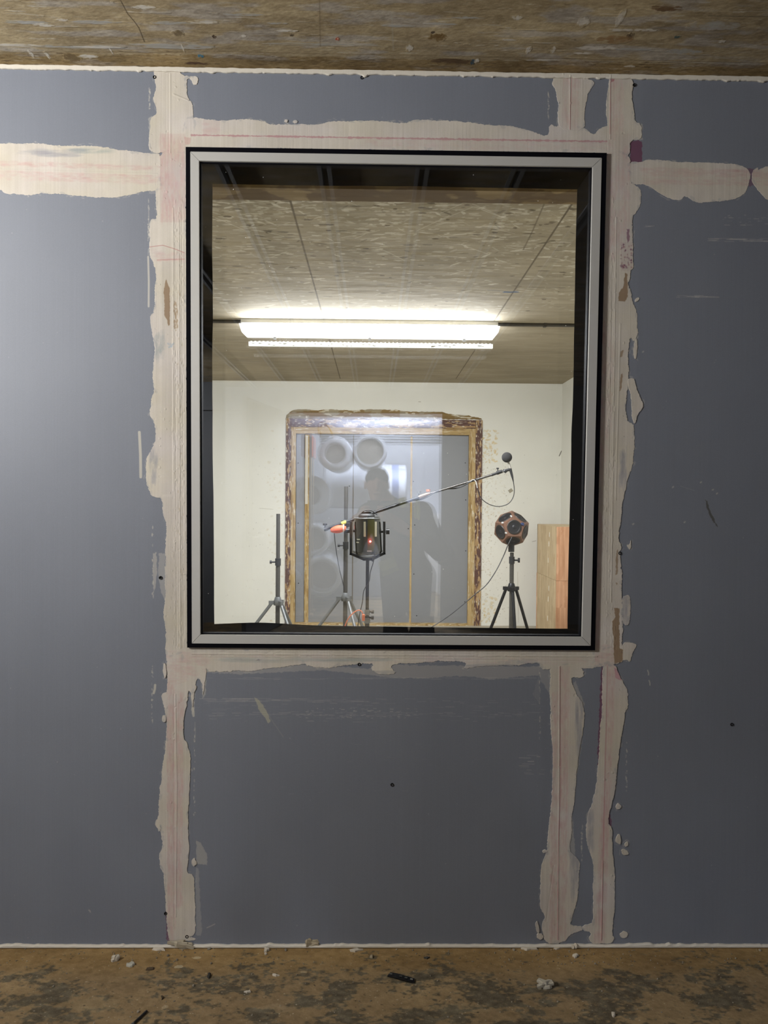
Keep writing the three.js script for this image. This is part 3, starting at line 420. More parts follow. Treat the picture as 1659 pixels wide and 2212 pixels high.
// --- near floor: dusty screed with dark worn patches
const floorCanvas = canvasOf(2048, 2048), floorBump = canvasOf(2048, 2048);
const cf = (px, py) => { const p = onY(px, py, 0); return [(p.x + 1.3) / TILE * 2048, 2048 - p.z / TILE * 2048]; };
{
  const x = fill(floorCanvas, (i, j) => {
    const z = (2048 - j) / 2048 * TILE, a = fbm(i / 190, j / 90, 201, 5) - 0.5, c = fbm(i / 16, j / 10, 207, 3) - 0.5, g = hash(i, j, 14) - 0.5;
    const n = fbm(i / 80, j / 44, 221, 5) * 0.62 + fbm(i / 11, j / 7, 231, 4) * 0.38, worn = smooth(0.05, 0.17, z + a * 0.06), dark = smooth(0.47, 0.6, n + (worn - 1) * 0.13) * 0.85;
    let r = 140 + a * 40 + c * 34 + g * 14, gg = 118 + a * 36 + c * 32 + g * 14, bb = 84 + a * 26 + c * 28 + g * 14;
    const warm = 1 - worn; r += warm * 2; gg -= warm * 3; bb -= warm * 12;
    const dr = 86 + c * 60 + g * 24, dg = 79 + c * 58 + g * 24, db = 63 + c * 52 + g * 24;
    return [r + (dr - r) * dark, gg + (dg - gg) * dark, bb + (db - bb) * dark];
  });
  fill(floorBump, (i, j) => { const n = 128 + (fbm(i / 50, j / 40, 241, 5) - 0.5) * 120 + (fbm(i / 6, j / 5, 251, 2) - 0.5) * 60; return [n, n, n]; });
  for (let k = 0; k < 900; k++) dab(x, rr(0, 2048), 2048 - rr(0, 0.5) / TILE * 2048, rr(0.5, 2.2), rr(0.5, 1.6), rgba([196, 186, 166], rr(0.3, 0.8)));
  for (const [px, py, rx, ry, al] of [[425, 2069, 10, 5, 0.7], [385, 2088, 9, 5, 0.7], [655, 2100, 6, 3, 0.5], [357, 2175, 6, 6, 0.4], [1175, 2135, 12, 5, 0.6], [590, 2180, 40, 12, 0.15], [1000, 2180, 60, 14, 0.12], [205, 2170, 50, 20, 0.12]]) { const p = cf(px, py); dab(x, p[0], p[1], rx * CPP, ry * CPP, rgba([190, 176, 146], al), 0, 0.5); }
  for (let k = 0; k < 130; k++) { const p = cf(rr(0, 1659), rr(2056, 2200)); dab(x, p[0], p[1], rr(1, 4), rr(0.8, 2), rgba([58, 46, 32], rr(0.3, 0.8)), rr(-1, 1)); }
}
const floorMat = M({ map: texture(floorCanvas, true, THREE.MirroredRepeatWrapping), roughness: 0.88, bumpMap: texture(floorBump, false, THREE.MirroredRepeatWrapping), bumpScale: 0.004 });
tag(mesh('floor', planarUV(slab(LX, RX, -0.2, 0, 0, 9.6), (x, y, z) => [(x + 1.3) / TILE, z / TILE]), floorMat), 'dusty brown screed floor with dark worn patches', 'floor', null, 'structure');

// --- side and back walls of the near room
const sideMat = M({ color: lin(0.3, 0.3, 0.3), roughness: 0.8 });
tag(mesh('wall_left', slab(LX - 0.2, LX, -0.2, H + 0.2, -WALL_T, BACK_Z + 0.1), plainBoardMat), 'grey boarded side wall out of view behind the work lamp', 'wall', null, 'structure');
tag(mesh('wall_right', slab(RX, RX + 0.2, -0.2, H + 0.2, -WALL_T, BACK_Z + 0.1), plainBoardMat), 'grey boarded side wall out of view opposite the work lamp', 'wall', null, 'structure');
const DX0 = -0.985, DX1 = 0.775, DTOP = 2.4;
const wallBack = thing('wall_back', 'grey boarded rear wall with wide doorway, mirrored in the glass', 'wall', null, null, 'structure');
const rearBoard = M({ color: lin(0.2, 0.215, 0.245), roughness: 0.55 });
for (const [a, b, c, d] of [[LX, -2.2, 0, DTOP - 0.006], [-2.19, DX0 - 0.003, 0, DTOP - 0.006], [LX, DX0 - 0.003, DTOP + 0.006, H], [DX0, DX1, DTOP, H], [DX1 + 0.003, 2, 0, H], [2.006, RX, 0, H]]) mesh('plasterboard', slab(a, b, c, d, BACK_Z, BACK_Z + 0.0125), rearBoard, wallBack);
const coreB = extrude([[LX, 0], [DX0, 0], [DX0, DTOP], [DX1, DTOP], [DX1, 0], [RX, 0], [RX, H + 0.2], [LX, H + 0.2]].map(([a, b]) => new THREE.Vector2(a, b)), BACK_Z + 0.013, BACK_Z + 0.11);
mesh('stud_core', coreB, M({ color: lin(0.03, 0.03, 0.03), roughness: 0.9 }), wallBack);
// open door leaf at the doorway
{
  const d = thing('door_2', 'dark grey door leaf standing open at the rear doorway, mirrored faintly', 'door', V3(DX0 - 0.02, 0.01, BACK_Z - 0.02), null, 'structure');
  const len = 1.26, leaf = mesh('leaf', rbox(len, DTOP - 0.03, 0.045, 0.004, len / 2, DTOP / 2 - 0.01, 0), M({ color: lin(0.09, 0.09, 0.095), roughness: 0.6 }), d);
  mesh('handle', merge([rod(V3(len - 0.08, 1.02, 0.02), V3(len - 0.08, 1.02, 0.075), 0.009), rod(V3(len - 0.08, 1.02, 0.07), V3(len - 0.2, 1.02, 0.07), 0.009)]), silver, leaf);
  d.rotation.y = Math.atan2(1.25, -0.245);
}
// galvanised ceiling channels, seen only as pale doubled lines in the glass
const zinc = M({ color: lin(0.42, 0.43, 0.45), roughness: 0.5, metalness: 0.2 });
[-1.39, -1.0, -0.6, -0.205, 0.18, 0.555, 0.95].forEach((x, i) => {
  const g = merge([slab(x - 0.028, x - 0.011, H - 0.03, H - 0.028, 0.42, 6.0), slab(x + 0.011, x + 0.028, H - 0.03, H - 0.028, 0.42, 6.0), slab(x - 0.0125, x - 0.011, H - 0.03, H, 0.42, 6.0), slab(x + 0.011, x + 0.0125, H - 0.03, H, 0.42, 6.0)]);
  tag(mesh('ceiling_channel', g, zinc), `${['first', 'second', 'third', 'fourth', 'fifth', 'sixth', 'seventh'][i]} galvanised ceiling channel from the work lamp side, mirrored as a pale double line`, 'channel', 'galvanised channels under the ceiling');
});

// --- storage room beyond the rear doorway, bright
const white = M({ color: lin(0.78, 0.79, 0.82), roughness: 0.8 });
tag(mesh('wall_storage_back', slab(-2.6, 2.6, 0, 3, 9.4, 9.6), white), 'white rear wall of the bright storage room mirrored in the glass', 'wall', null, 'structure');
tag(mesh('wall_storage_left', slab(-2.6, -2.5, 0, 3, BACK_Z + 0.11, 9.4), white), 'white storage side wall behind the stacked rolls', 'wall', null, 'structure');
tag(mesh('wall_storage_right', slab(2.5, 2.6, 0, 3, BACK_Z + 0.11, 9.4), white), 'white storage side wall away from the stacked rolls', 'wall', null, 'structure');
tag(mesh('ceiling_001', slab(-2.6, 2.6, 3, 3.1, BACK_Z + 0.11, 9.6), white), 'white ceiling of the storage room', 'ceiling', null, 'structure');
used.ceiling = 1;
tag(mesh('wall_storage_header', slab(-2.6, 2.6, H + 0.2, 3, BACK_Z + 0.11, BACK_Z + 0.2), white), 'white strip of wall above the doorway inside storage', 'wall', null, 'structure');

// =====================================================================================
// FAR ROOM, seen through the glass
// =====================================================================================
const FLX = -3.0, FRX = at(1214, 900, 8.3).x;
const farWallCanvas = canvasOf(2048, 1160), FWX0 = -2.6, FWW = 4.8, FWH = 2.72;
const cq = (px, py) => { const p = onZ(px, py, FAR_Z); return [(p.x - FWX0) / FWW * 2048, 1160 - p.y / FWH * 1160]; };
{
  const x = fill(farWallCanvas, (i, j) => { const n = (fbm(i / 130, j / 130, 301, 4) - 0.5) * 9 + (hash(i, j, 24) - 0.5) * 5; return [222 + n, 220 + n, 210 + n]; });
  const near = (n, x0, y0, x1, y1, r0, r1, c, a0, a1) => { for (let k = 0; k < n; k++) { const p = cq(rr(x0, x1), rr(y0, y1)); dab(x, p[0], p[1], rr(r0, r1), rr(r0, r1) * 0.7, rgba(c, rr(a0, a1)), rr(-1, 1), 0.5); } };
  near(240, 1038, 930, 1062, 1345, 1, 4, [150, 122, 76], 0.1, 0.4); near(60, 1042, 930, 1075, 1000, 3, 9, [196, 158, 88], 0.15, 0.4); near(200, 1042, 1000, 1100, 1345, 0.8, 3.4, [110, 96, 76], 0.15, 0.5); near(60, 1050, 1020, 1100, 1120, 2, 8, [186, 160, 122], 0.06, 0.2);
  near(90, 1050, 900, 1220, 1345, 0.8, 2, [96, 88, 72], 0.2, 0.6); near(120, 480, 960, 618, 1340, 0.8, 2.2, [110, 100, 86], 0.2, 0.6); near(50, 575, 930, 612, 1345, 3, 9, [190, 170, 136], 0.1, 0.3); near(30, 1042, 1290, 1075, 1345, 4, 10, [196, 160, 90], 0.15, 0.4); near(20, 575, 1020, 605, 1060, 1, 4, [186, 150, 110], 0.1, 0.3);
  line(x, [cq(1118, 1235), cq(1120, 1345)], 1.6, 'rgba(140,128,108,0.5)'); line(x, [cq(1208, 985), cq(1213, 974)], 3, 'rgba(40,34,26,0.9)'); line(x, [cq(904, 868), cq(909, 868)], 2, 'rgba(120,110,90,0.8)'); line(x, [cq(1150, 1170), cq(1158, 1168)], 1.5, 'rgba(90,80,60,0.8)'); line(x, [cq(560, 1098), cq(590, 1100)], 1.5, 'rgba(120,110,90,0.4)');
}
const farWallMat = M({ map: texture(farWallCanvas), roughness: 0.85 });
const creamMat = M({ color: new THREE.Color(0xdedcd2), roughness: 0.85 });
const farUV = (g) => planarUV(g, (x, y) => [(x - FWX0) / FWW, y / FWH]);
const DOOR = { l: onZ(617, 1100, FAR_Z).x, r: onZ(1040, 1100, FAR_Z).x, t: onZ(830, 906, FAR_Z).y };
const farShape = extrude([[FLX, 0], [DOOR.l, 0], [DOOR.l, DOOR.t], [DOOR.r, DOOR.t], [DOOR.r, 0], [FRX, 0], [FRX, H], [FLX, H]].map(([a, b]) => new THREE.Vector2(a, b)), FAR_Z - 0.2, FAR_Z);
tag(mesh('wall_far', farUV(farShape), farWallMat), 'cream scuffed end wall with the boarded doorway, beyond the glass', 'wall', null, 'structure');
tag(mesh('wall_far_left', slab(FLX - 0.2, FLX, -0.2, H + 0.2, FAR_Z - 0.2, -WALL_T), creamMat), 'cream side wall of the far room, hidden by the reveal', 'wall', null, 'structure');
tag(mesh('wall_far_right', slab(FRX, FRX + 0.2, -0.2, H + 0.2, FAR_Z - 0.2, -WALL_T), creamMat), 'cream side wall of the far room beside the plywood boxes', 'wall', null, 'structure');
tag(mesh('wall_far_window', merge([slab(FLX, rearQuad[0].x - 0.03, 0, H, -WALL_T - 0.012, -WALL_T), slab(rearQuad[1].x + 0.03, FRX, 0, H, -WALL_T - 0.012, -WALL_T), slab(rearQuad[0].x - 0.03, rearQuad[1].x + 0.03, rearQuad[0].y + 0.03, H, -WALL_T - 0.012, -WALL_T), slab(rearQuad[0].x - 0.03, rearQuad[1].x + 0.03, 0, rearQuad[2].y - 0.03, -WALL_T - 0.012, -WALL_T)]), creamMat), 'far side of the partition wall around the window', 'wall', null, 'structure');
tag(mesh('floor', slab(FLX, FRX, -0.2, 0, FAR_Z, -WALL_T), M({ color: lin(0.4, 0.36, 0.28), roughness: 0.8 })), 'tan floor of the far room, a thin strip above the sill', 'floor', null, 'structure');

// --- far ceiling: boarded concrete, specked with light scrapes; canvas x = world x -2.6..2.2, y = z -0.2..-6
const fcCanvas = canvasOf(2048, 2048), fcBump = canvasOf(1024, 1024), FCD = 5.8;
const cz = (px, py) => { const p = onY(px, py, H); return [(p.x - FWX0) / FWW * 2048, 2048 - (-0.2 - p.z) / FCD * 2048]; };
{
  const x = fill(fcCanvas, (i, j) => {
    const a = fbm(i / 300, j / 90, 401, 5) - 0.5, b = fbm(i / 70, j / 9, 405, 4) - 0.5, g = hash(i, j, 34) - 0.5;
    return [150 + a * 34 + b * 28 + g * 8, 140 + a * 33 + b * 28 + g * 8, 119 + a * 30 + b * 27 + g * 8];
  });
  fill(fcBump, (i, j) => { const n = 128 + (fbm(i / 40, j / 12, 451, 4) - 0.5) * 110; return [n, n, n]; });
  for (let k = 0; k < 1500; k++) { const px = rr(455, 1250), py = 428 + 250 * rnd() ** 1.4, p = cz(px, py), f = 1; dab(x, p[0], p[1], rr(2, 15), rr(1, 4), rgba(rnd() < 0.86 ? [206, 200, 186] : [78, 68, 50], rr(0.2, 0.75) * f), rnd() < 0.25 ? rr(-1, 1) : rr(-0.12, 0.12), 0.55); }
  for (let k = 0; k < 50; k++) { const p = cz(rr(470, 1240), rr(430, 600)), l = rr(10, 46), t = rr(-0.9, 0.9); line(x, [[p[0] - l * Math.cos(t), p[1] - l * Math.sin(t)], [p[0], p[1] + rr(-2, 2)], [p[0] + l * Math.cos(t), p[1] + l * Math.sin(t)]], rr(1, 2.4), rgba([214, 208, 194], rr(0.35, 0.75))); }
  for (let k = 0; k < 40; k++) { const p = cz(rr(480, 1230), rr(440, 690)); dab(x, p[0], p[1], rr(3, 9), rr(2, 4), rgba([70, 58, 42], rr(0.5, 0.9)), 0, 0.5); }
  const jl = (pts, w, a) => line(x, pts.map(([p, q]) => cz(p, q)), w, rgba([80, 70, 54], a));
  jl([[625, 426], [680, 621], [735, 818]], 4, 0.8); jl([[1236, 440], [1100, 644], [985, 818]], 4, 0.8); jl([[1180, 430], [1150, 500], [1130, 540]], 3, 0.5); jl([[464, 612], [1236, 622]], 2, 0.3); 
  { const p = cz(1108, 631); dab(x, p[0] - 6, p[1], 22, 5, rgba([44, 74, 120], 0.85), 0.1, 0.5); line(x, [p, [p[0] - 70, p[1] + 14]], 3, rgba([70, 74, 84], 0.6)); }
}
tag(mesh('ceiling', planarUV(slab(FLX, FRX, H, H + 0.2, FAR_Z - 0.2, -WALL_T), (x, y, z) => [(x - FWX0) / FWW, (-0.2 - z) / FCD]), M({ map: texture(fcCanvas), roughness: 0.9, bumpMap: texture(fcBump, false), bumpScale: 0.006 })), 'pale scraped concrete ceiling of the far room around the tube light', 'ceiling', null, 'structure');
tag(mesh('wall_core_cap', slab(LX - 0.2, RX + 0.2, H, H + 0.2, -WALL_T, 0), coreMat), 'concrete slab edge above the partition', 'slab', null, 'structure');

// --- stained timber
function timberTex(w, h, base, paint, amount, seed, along = true, flakes = 0.9) {
  const c = canvasOf(w, h);
  fill(c, (i, j) => {
    const u = along ? i : j, v = along ? j : i, g = fbm(u / 5, v / 90, seed, 4) - 0.5, d = fbm(u / 40, v / 60, seed + 7, 3) - 0.5, k = smooth(amount, amount + 0.05, fbm(u / 16, v / 30, seed + 13, 5)), wv = smooth(0.66, 0.69, fbm(u / 6, v / 14, seed + 23, 4));
    const b = base.map((q) => q + g * 50 + d * 30), m = b.map((q, t) => q + (paint[t] + g * 30 - q) * k);
    return m.map((q, t) => q + ([206, 198, 178][t] - q) * wv * flakes);
  });
  return texture(c, true, THREE.RepeatWrapping);
}
const bareWood = M({ map: timberTex(256, 512, [172, 146, 98], [146, 118, 72], 0.6, 501), roughness: 0.75 });
const flakedWood = M({ map: timberTex(128, 1024, [160, 130, 88], [88, 60, 50], 0.42, 521), roughness: 0.75 });
const battenTex = timberTex(1024, 64, [112, 92, 56], [84, 64, 32], 0.45, 541, false, 0.12);
tag(mesh('ceiling_batten', planarUV(slab(FLX, FRX, H - 0.018, H, onY(830, 427, H).z, onY(830, 400, H).z), (x, y, z) => [(x + 3) / 5, (z + y) * 3]), M({ map: battenTex, roughness: 0.8 })), 'brown timber strip across the far ceiling just below the window head', 'batten', null, 'structure');

// --- the boarded-up doorway
const door = thing('door_1', 'boarded-up doorway with flaking brown timber frame and grey panels', 'door', null, null, 'structure');
const dz = FAR_Z, fx = (px, py) => onZ(px, py, dz).x, fy = (py, px = 830) => onZ(px, py, dz).y;
const uvBox = (g, su, sv, ou = 0, ov = 0) => planarUV(g, (x, y, z) => [(x + z) * su + ou, y * sv + ov]);
const inL = fx(638, 1100), inR = fx(1012, 1100), inT = fy(938);
mesh('architrave', uvBox(slab(DOOR.l, fx(628, 1100), 0, DOOR.t, dz - 0.02, dz + 0.016), 6, 0.36), flakedWood, door);
mesh('jamb', uvBox(slab(fx(628, 1100), inL, 0, DOOR.t - 0.05, dz - 0.1, dz + 0.004), 4, 0.36), bareWood, door);
mesh('architrave', uvBox(slab(fx(1026, 1100), DOOR.r, 0, DOOR.t, dz - 0.02, dz + 0.016), 6, 0.36, 0.3), flakedWood, door);
mesh('jamb', uvBox(slab(inR, fx(1026, 1100), 0, DOOR.t - 0.05, dz - 0.1, dz + 0.004), 4, 0.36), bareWood, door);
mesh('head_architrave', planarUV(slab(fx(628, 1000), fx(1026, 1000), fy(924), DOOR.t, dz - 0.02, dz + 0.015), (x, y) => [(y - 2) * 6, x * 0.36]), flakedWood, door);
mesh('head', planarUV(slab(inL, inR, inT, fy(924), dz - 0.1, dz + 0.003), (x, y) => [y * 4, x * 0.36]), bareWood, door);
const panelMat = M({ color: lin(0.225, 0.23, 0.24), roughness: 0.55 });
const cuts = [638, 657, 762, 888, 1012].map((p) => fx(p, 1140));
for (let i = 0; i < 4; i++) mesh('panel', slab(cuts[i] + 0.003, cuts[i + 1] - 0.003, 0.02, inT, dz - 0.06, dz - 0.045), panelMat, door);
mesh('backing', slab(inL, inR, 0, inT, dz - 0.1, dz - 0.062), M({ color: lin(0.16, 0.12, 0.07), roughness: 0.9 }), door);
mesh('joint_strip', slab(fx(886, 1140), fx(890, 1140), 0.02, inT - 0.02, dz - 0.046, dz - 0.04), bareWood, door);
mesh('joint_strip', slab(fx(761, 1140), fx(763, 1140), 0.02, inT - 0.02, dz - 0.046, dz - 0.042), M({ color: lin(0.12, 0.1, 0.07), roughness: 0.8 }), door);
mesh('joint_batten', uvBox(slab(fx(657.5, 1140), fx(666.5, 1140), 0.02, inT - 0.01, dz - 0.045, dz - 0.03), 5, 0.5), bareWood, door);
mesh('tape_strip', slab(fx(659, 1000), fx(665, 1000), fy(1090), inT - 0.02, dz - 0.03, dz - 0.028), M({ color: lin(0.56, 0.53, 0.46), roughness: 0.3 }), door);
mesh('threshold', uvBox(slab(inL, inR, 0, 0.022, dz - 0.06, dz + 0.03), 1, 3), bareWood, door);
{ const g = lathe([[0.0001, 0], [0.006, 0.001], [0.004, 0.003], [0.0001, 0.0035]], 8).rotateX(Math.PI / 2); for (const [x, y] of [[644, 1000], [644, 1130], [645, 1260], [755, 1050], [770, 1180], [756, 1300], [882, 1142], [893, 1040], [896, 1134], [894, 1240], [1005, 1000], [1006, 1080], [1006, 1190], [1004, 1300], [900, 1330]]) { const p = onZ(x, y, dz - 0.045); mesh('nail', g, screwMat, door).position.copy(p); } }
// broken plaster edge above the frame
{
  const up = [[617, 906], [619, 897], [627, 889], [640, 885], [662, 884], [690, 886], [715, 884], [760, 887], [800, 884], [860, 886], [872, 889], [955, 890], [962, 893], [985, 896], [1010, 898], [1040, 904], [1042, 920], [1040, 906]];
  const p = ragged([...up.map(([a, b]) => { const q = onZ(a, b, dz); return [q.x, q.y]; })], 0.006, 91, 0.012, 30);
  mesh('broken_plaster', uvBox(extrude(p, dz - 0.01, dz + 0.004), 0.7, 4), M({ map: timberTex(256, 64, [150, 138, 112], [128, 104, 62], 0.5, 551, false), roughness: 0.95 }), door);
}

// =====================================================================================
// LAMPS
// =====================================================================================
function areaLight(parent, w, h, strength, pos, look, color = 0xffffff) {
  const l = new THREE.RectAreaLight(color, strength, w, h); l.castShadow = true; parent.add(l); l.position.copy(pos);
  parent.updateMatrixWorld(true); l.lookAt(parent.localToWorld(pos.clone().add(look))); return l;
}
{ // tube light on the far ceiling
  const D = 5.5, L = at(517, 715, D).x, R = at(1079, 720, D).x, z = CAM_Z - D, yT = at(800, 703, D).y, yB = at(800, 730, D).y, y2 = at(800, 750, D).y, mid = (L + R) / 2;
  const f = thing('tube_light', 'long white fluorescent tube light glowing under the far ceiling', 'light', V3(mid, H, z));
  const hw = (R - L) / 2, X = (v) => v - H;
  const glow = M({ color: lin(0.9, 0.9, 0.9), emissive: lin(1, 1, 0.98), emissiveIntensity: 2.6, roughness: 0.5 }), glow2 = M({ color: lin(0.85, 0.87, 0.88), emissive: lin(0.93, 1, 1), emissiveIntensity: 0.72, roughness: 0.4 });  // second glow is the colour of the lamp's ghost reflection in the panes
  mesh('spine', slab(-hw + 0.02, hw - 0.02, X(yT) - 0.002, 0, -0.055, 0.055), M({ color: lin(0.6, 0.61, 0.6), roughness: 0.5 }), f);
  const sh = [[-hw, X(yT)], [hw, X(yT)], [hw - 0.012, X(yT) - 0.045], [hw - 0.05, X(yB)], [-hw + 0.055, X(yB)], [-hw + 0.02, X(yT) - 0.06]].map(([a, b]) => new THREE.Vector2(a, b));
  mesh('diffuser', extrude(sh.reverse(), -0.032, 0.032, 0.01), glow, f);
  const ghostBar = mesh('ghost_bar', merge([slab(-hw + 0.07, hw - 0.05, X(y2), X(y2) + 0.03, -0.012, 0.012)]), glow2, f);  // glowing bar added as the tube light's ghost reflection between the panes
  mesh('ghost_ribs', merge([...Array(60)].map((_, i) => box(0.012, 0.005, 0.026, -hw + 0.09 + i * (2 * hw - 0.16) / 59, X(y2) + 0.032, 0))), glow2, ghostBar);  // diffuser ridges as mirrored in the ghost reflection
  for (const x of [-0.7, 0, 0.7]) mesh('bracket', box(0.02, 0.03, 0.02, x, X(yB) - 0.004, 0), zinc, f);  // hold up the added reflection bar
  const dirt = []; for (let k = 0; k < 40; k++) dirt.push(box(rr(0.004, 0.03), rr(0.0015, 0.005), 0.002, rr(-hw + 0.1, hw - 0.08), X(y2) + rr(0.003, 0.022), 0.0125)); mesh('ghost_dirt_marks', merge(dirt), M({ color: lin(0.2, 0.18, 0.14), roughness: 0.9 }), ghostBar).userData.kind = 'stuff';  // dirt of the diffuser, shown on its ghost reflection
  areaLight(f, 2 * hw - 0.1, 0.09, FAR_TUBE * 0.7, V3(0, (X(yT) + X(yB)) / 2, 0.045), V3(0, 0, 1), TUBE_TINT);
  areaLight(f, 2 * hw - 0.1, 0.09, FAR_TUBE * 0.7, V3(0, (X(yT) + X(yB)) / 2, -0.045), V3(0, 0, -1), TUBE_TINT);
  areaLight(f, 2 * hw - 0.1, 0.12, FAR_TUBE * 2.0, V3(0, X(y2) - 0.004, 0), V3(0, -1, 0.0001), TUBE_TINT);
}
{ // dark conduit running to the light
  const a = at(455, 698, 5.5), b = at(524, 699, 5.5), c = at(1072, 706, 5.5), e = at(1250, 707, 5.5), m = M({ color: lin(0.05, 0.047, 0.04), roughness: 0.6 });
  const one = (p, q, label) => tag(mesh('conduit', merge([rod(V3(p, H - 0.012, a.z), V3(q, H - 0.012, a.z), 0.012), ...[0.3, 0.7].map((t) => box(0.02, 0.028, 0.034, p + (q - p) * t, H - 0.013, a.z))]), m), label, 'conduit');
  one(FLX, b.x, 'dark conduit on the far ceiling running up to the left end of the tube light'); one(c.x, FRX, 'dark conduit on the far ceiling between the tube light and the side wall');
}
// LED work lamps on stands, out of frame on the lamp side of the near room
function workLamp(pos, toward, strength, label) {
  const f = thing('work_lamp', label, 'lamp', V3(pos.x, 0, pos.z));
  const y = pos.y, dark = M({ color: lin(0.03, 0.03, 0.03), roughness: 0.6 });
  mesh('pole', rod(V3(0, 0.5, 0), V3(0, y - 0.16, 0), 0.016), dark, f);
  for (let k = 0; k < 3; k++) { const a = k * 2.094 + 0.4; mesh('leg', rod(V3(0, 0.75, 0), V3(Math.cos(a) * 0.42, 0.012, Math.sin(a) * 0.42), 0.012), dark, f); }
  const head = new THREE.Group(); head.name = 'head'; f.add(head); head.position.set(0, y, 0); head.lookAt(V3(toward.x, toward.y, toward.z)); f.updateMatrixWorld(true);
  mesh('housing', rbox(0.5, 0.34, 0.06, 0.012, 0, 0, -0.035), M({ color: lin(0.5, 0.33, 0.03), roughness: 0.5 }), head);
  mesh('lens', box(0.44, 0.28, 0.008, 0, 0, 0), M({ color: lin(0.9, 0.9, 0.9), emissive: lin(1, 1, 1), emissiveIntensity: 4 }), head);
  mesh('yoke', merge([rod(V3(-0.27, -0.17, -0.035), V3(-0.27, 0.02, -0.035), 0.01), rod(V3(0.27, -0.17, -0.035), V3(0.27, 0.02, -0.035), 0.01), rod(V3(-0.27, -0.17, -0.035), V3(0.27, -0.17, -0.035), 0.01)]), dark, head);
  const l = new THREE.RectAreaLight(0xffffff, strength, 0.44, 0.28); l.castShadow = true; head.add(l); l.position.set(0, 0, 0.008); l.rotation.y = Math.PI;
  return f;
}
workLamp(V3(-2.4, 2.22, 1.55), V3(1.2, 3.2, 0), WORK_LAMP, 'yellow work lamp on a stand beside the grey wall');
workLamp(V3(-2.75, 2.05, 4.5), V3(-1.6, 1.9, BACK_Z), REAR_LAMP, 'yellow work lamp on a stand facing the rear wall');
{ // storage room light
  const f = thing('storage_light', 'white ceiling light in the storage room', 'light', V3(0.3, 3, 7.3)); f.userData.label = 'white ceiling light panel in the bright storage room';
  mesh('housing', slab(-0.9, 0.9, -0.05, 0, -0.15, 0.15), white, f); mesh('diffuser', slab(-0.86, 0.86, -0.056, -0.05, -0.13, 0.13), M({ color: lin(0.9, 0.9, 0.9), emissive: lin(0.94, 0.97, 1), emissiveIntensity: 4 }), f);
  areaLight(f, 1.72, 0.26, STORE_TUBE, V3(0, -0.06, 0), V3(0.0001, -1, 0), 0xdfeaff);
}

// =====================================================================================
// STORAGE ROOM: wrapped rolls and the like, mirrored in the glass
// =====================================================================================
const vd = (px, py, z) => { const depth = CAM_Z + z, p = at(px, py, depth); return V3(p.x, p.y, z); };   // place of a thing seen mirrored, at depth z behind the window
const film = M({ color: lin(0.72, 0.74, 0.78), roughness: 0.25 }), rollEnd = M({ color: lin(0.42, 0.37, 0.3), roughness: 0.95, bumpMap: texture(floorBump, false, THREE.MirroredRepeatWrapping), bumpScale: 0.01 });
function roll(px, py, rpx, z0, len, label, wrap) {
  const c = vd(px, py, z0), r = rpx * (CAM_Z + z0) / FOCAL, f = thing('insulation_roll', label, 'roll', c, 'wrapped rolls stacked in storage');
  const prof = []; for (let i = 0; i <= 16; i++) prof.push([r * (1 + (fbm(i * 0.8, 2, Math.round(px), 3) - 0.5) * 0.05), len * i / 16]);
  mesh('wrap', lathe([[r * wrap, -0.012], [r * (wrap + 0.05), -0.03], [r * 0.97, -0.02], ...prof, [r * 0.5, len + 0.01]], 36).rotateX(Math.PI / 2), film, f);
  mesh('face', lathe([[0.0001, 0.006], [r * 0.3, 0.01], [r * 0.55, 0.002], [r * (wrap + 0.02), 0]], 32).rotateX(-Math.PI / 2), rollEnd, f);
  return f;
}
roll(723, 979, 37, 7.0, 1.0, 'film-wrapped roll at the top of the mirrored stack, thickly wrapped', 0.6);
roll(799, 974, 38, 7.0, 1.0, 'film-wrapped roll at the top of the mirrored stack, nearer the photographer', 0.76);
roll(676, 1166, 35, 7.0, 1.0, 'film-wrapped roll low in the mirrored stack, above two others', 0.72);
roll(694, 1246, 44, 6.95, 1.0, 'large film-wrapped roll at the bottom of the mirrored stack', 0.74);
roll(618, 1262, 30, 7.0, 1.0, 'film-wrapped roll at the bottom of the mirrored stack by the door frame', 0.74);
roll(668, 1070, 44, 7.1, 0.9, 'film-wrapped roll in the dim middle of the mirrored stack', 0.5);
{ // a roll lying crosswise
  const a = vd(700, 1050, 8.5), r = 0.32, len = 180 * 10.7 / FOCAL, f = thing('insulation_roll', 'film-wrapped roll lying crosswise behind the mirrored photographer', 'roll', a, 'wrapped rolls stacked in storage');
  mesh('wrap', lathe([[0.0001, 0], [r * 0.9, 0], [r, 0.03], [r * 1.02, len / 2], [r, len - 0.03], [r * 0.9, len], [0.0001, len]], 32).rotateZ(-Math.PI / 2), film, f);
  mesh('band', lathe([[r * 1.03, len * 0.82], [r * 1.03, len * 0.9]], 32).rotateZ(-Math.PI / 2), M({ color: lin(0.2, 0.24, 0.4), roughness: 0.5 }), f);
}
{ const p = vd(760, 1170, 8.2); tag(mesh('pallet_block', rbox(1.3, p.y + 0.12, 0.7, 0.02, p.x, (p.y + 0.12) / 2, 8.45), M({ color: lin(0.3, 0.31, 0.34), roughness: 0.8 })), 'grey wrapped pallet load under the mirrored rolls', 'pallet'); }
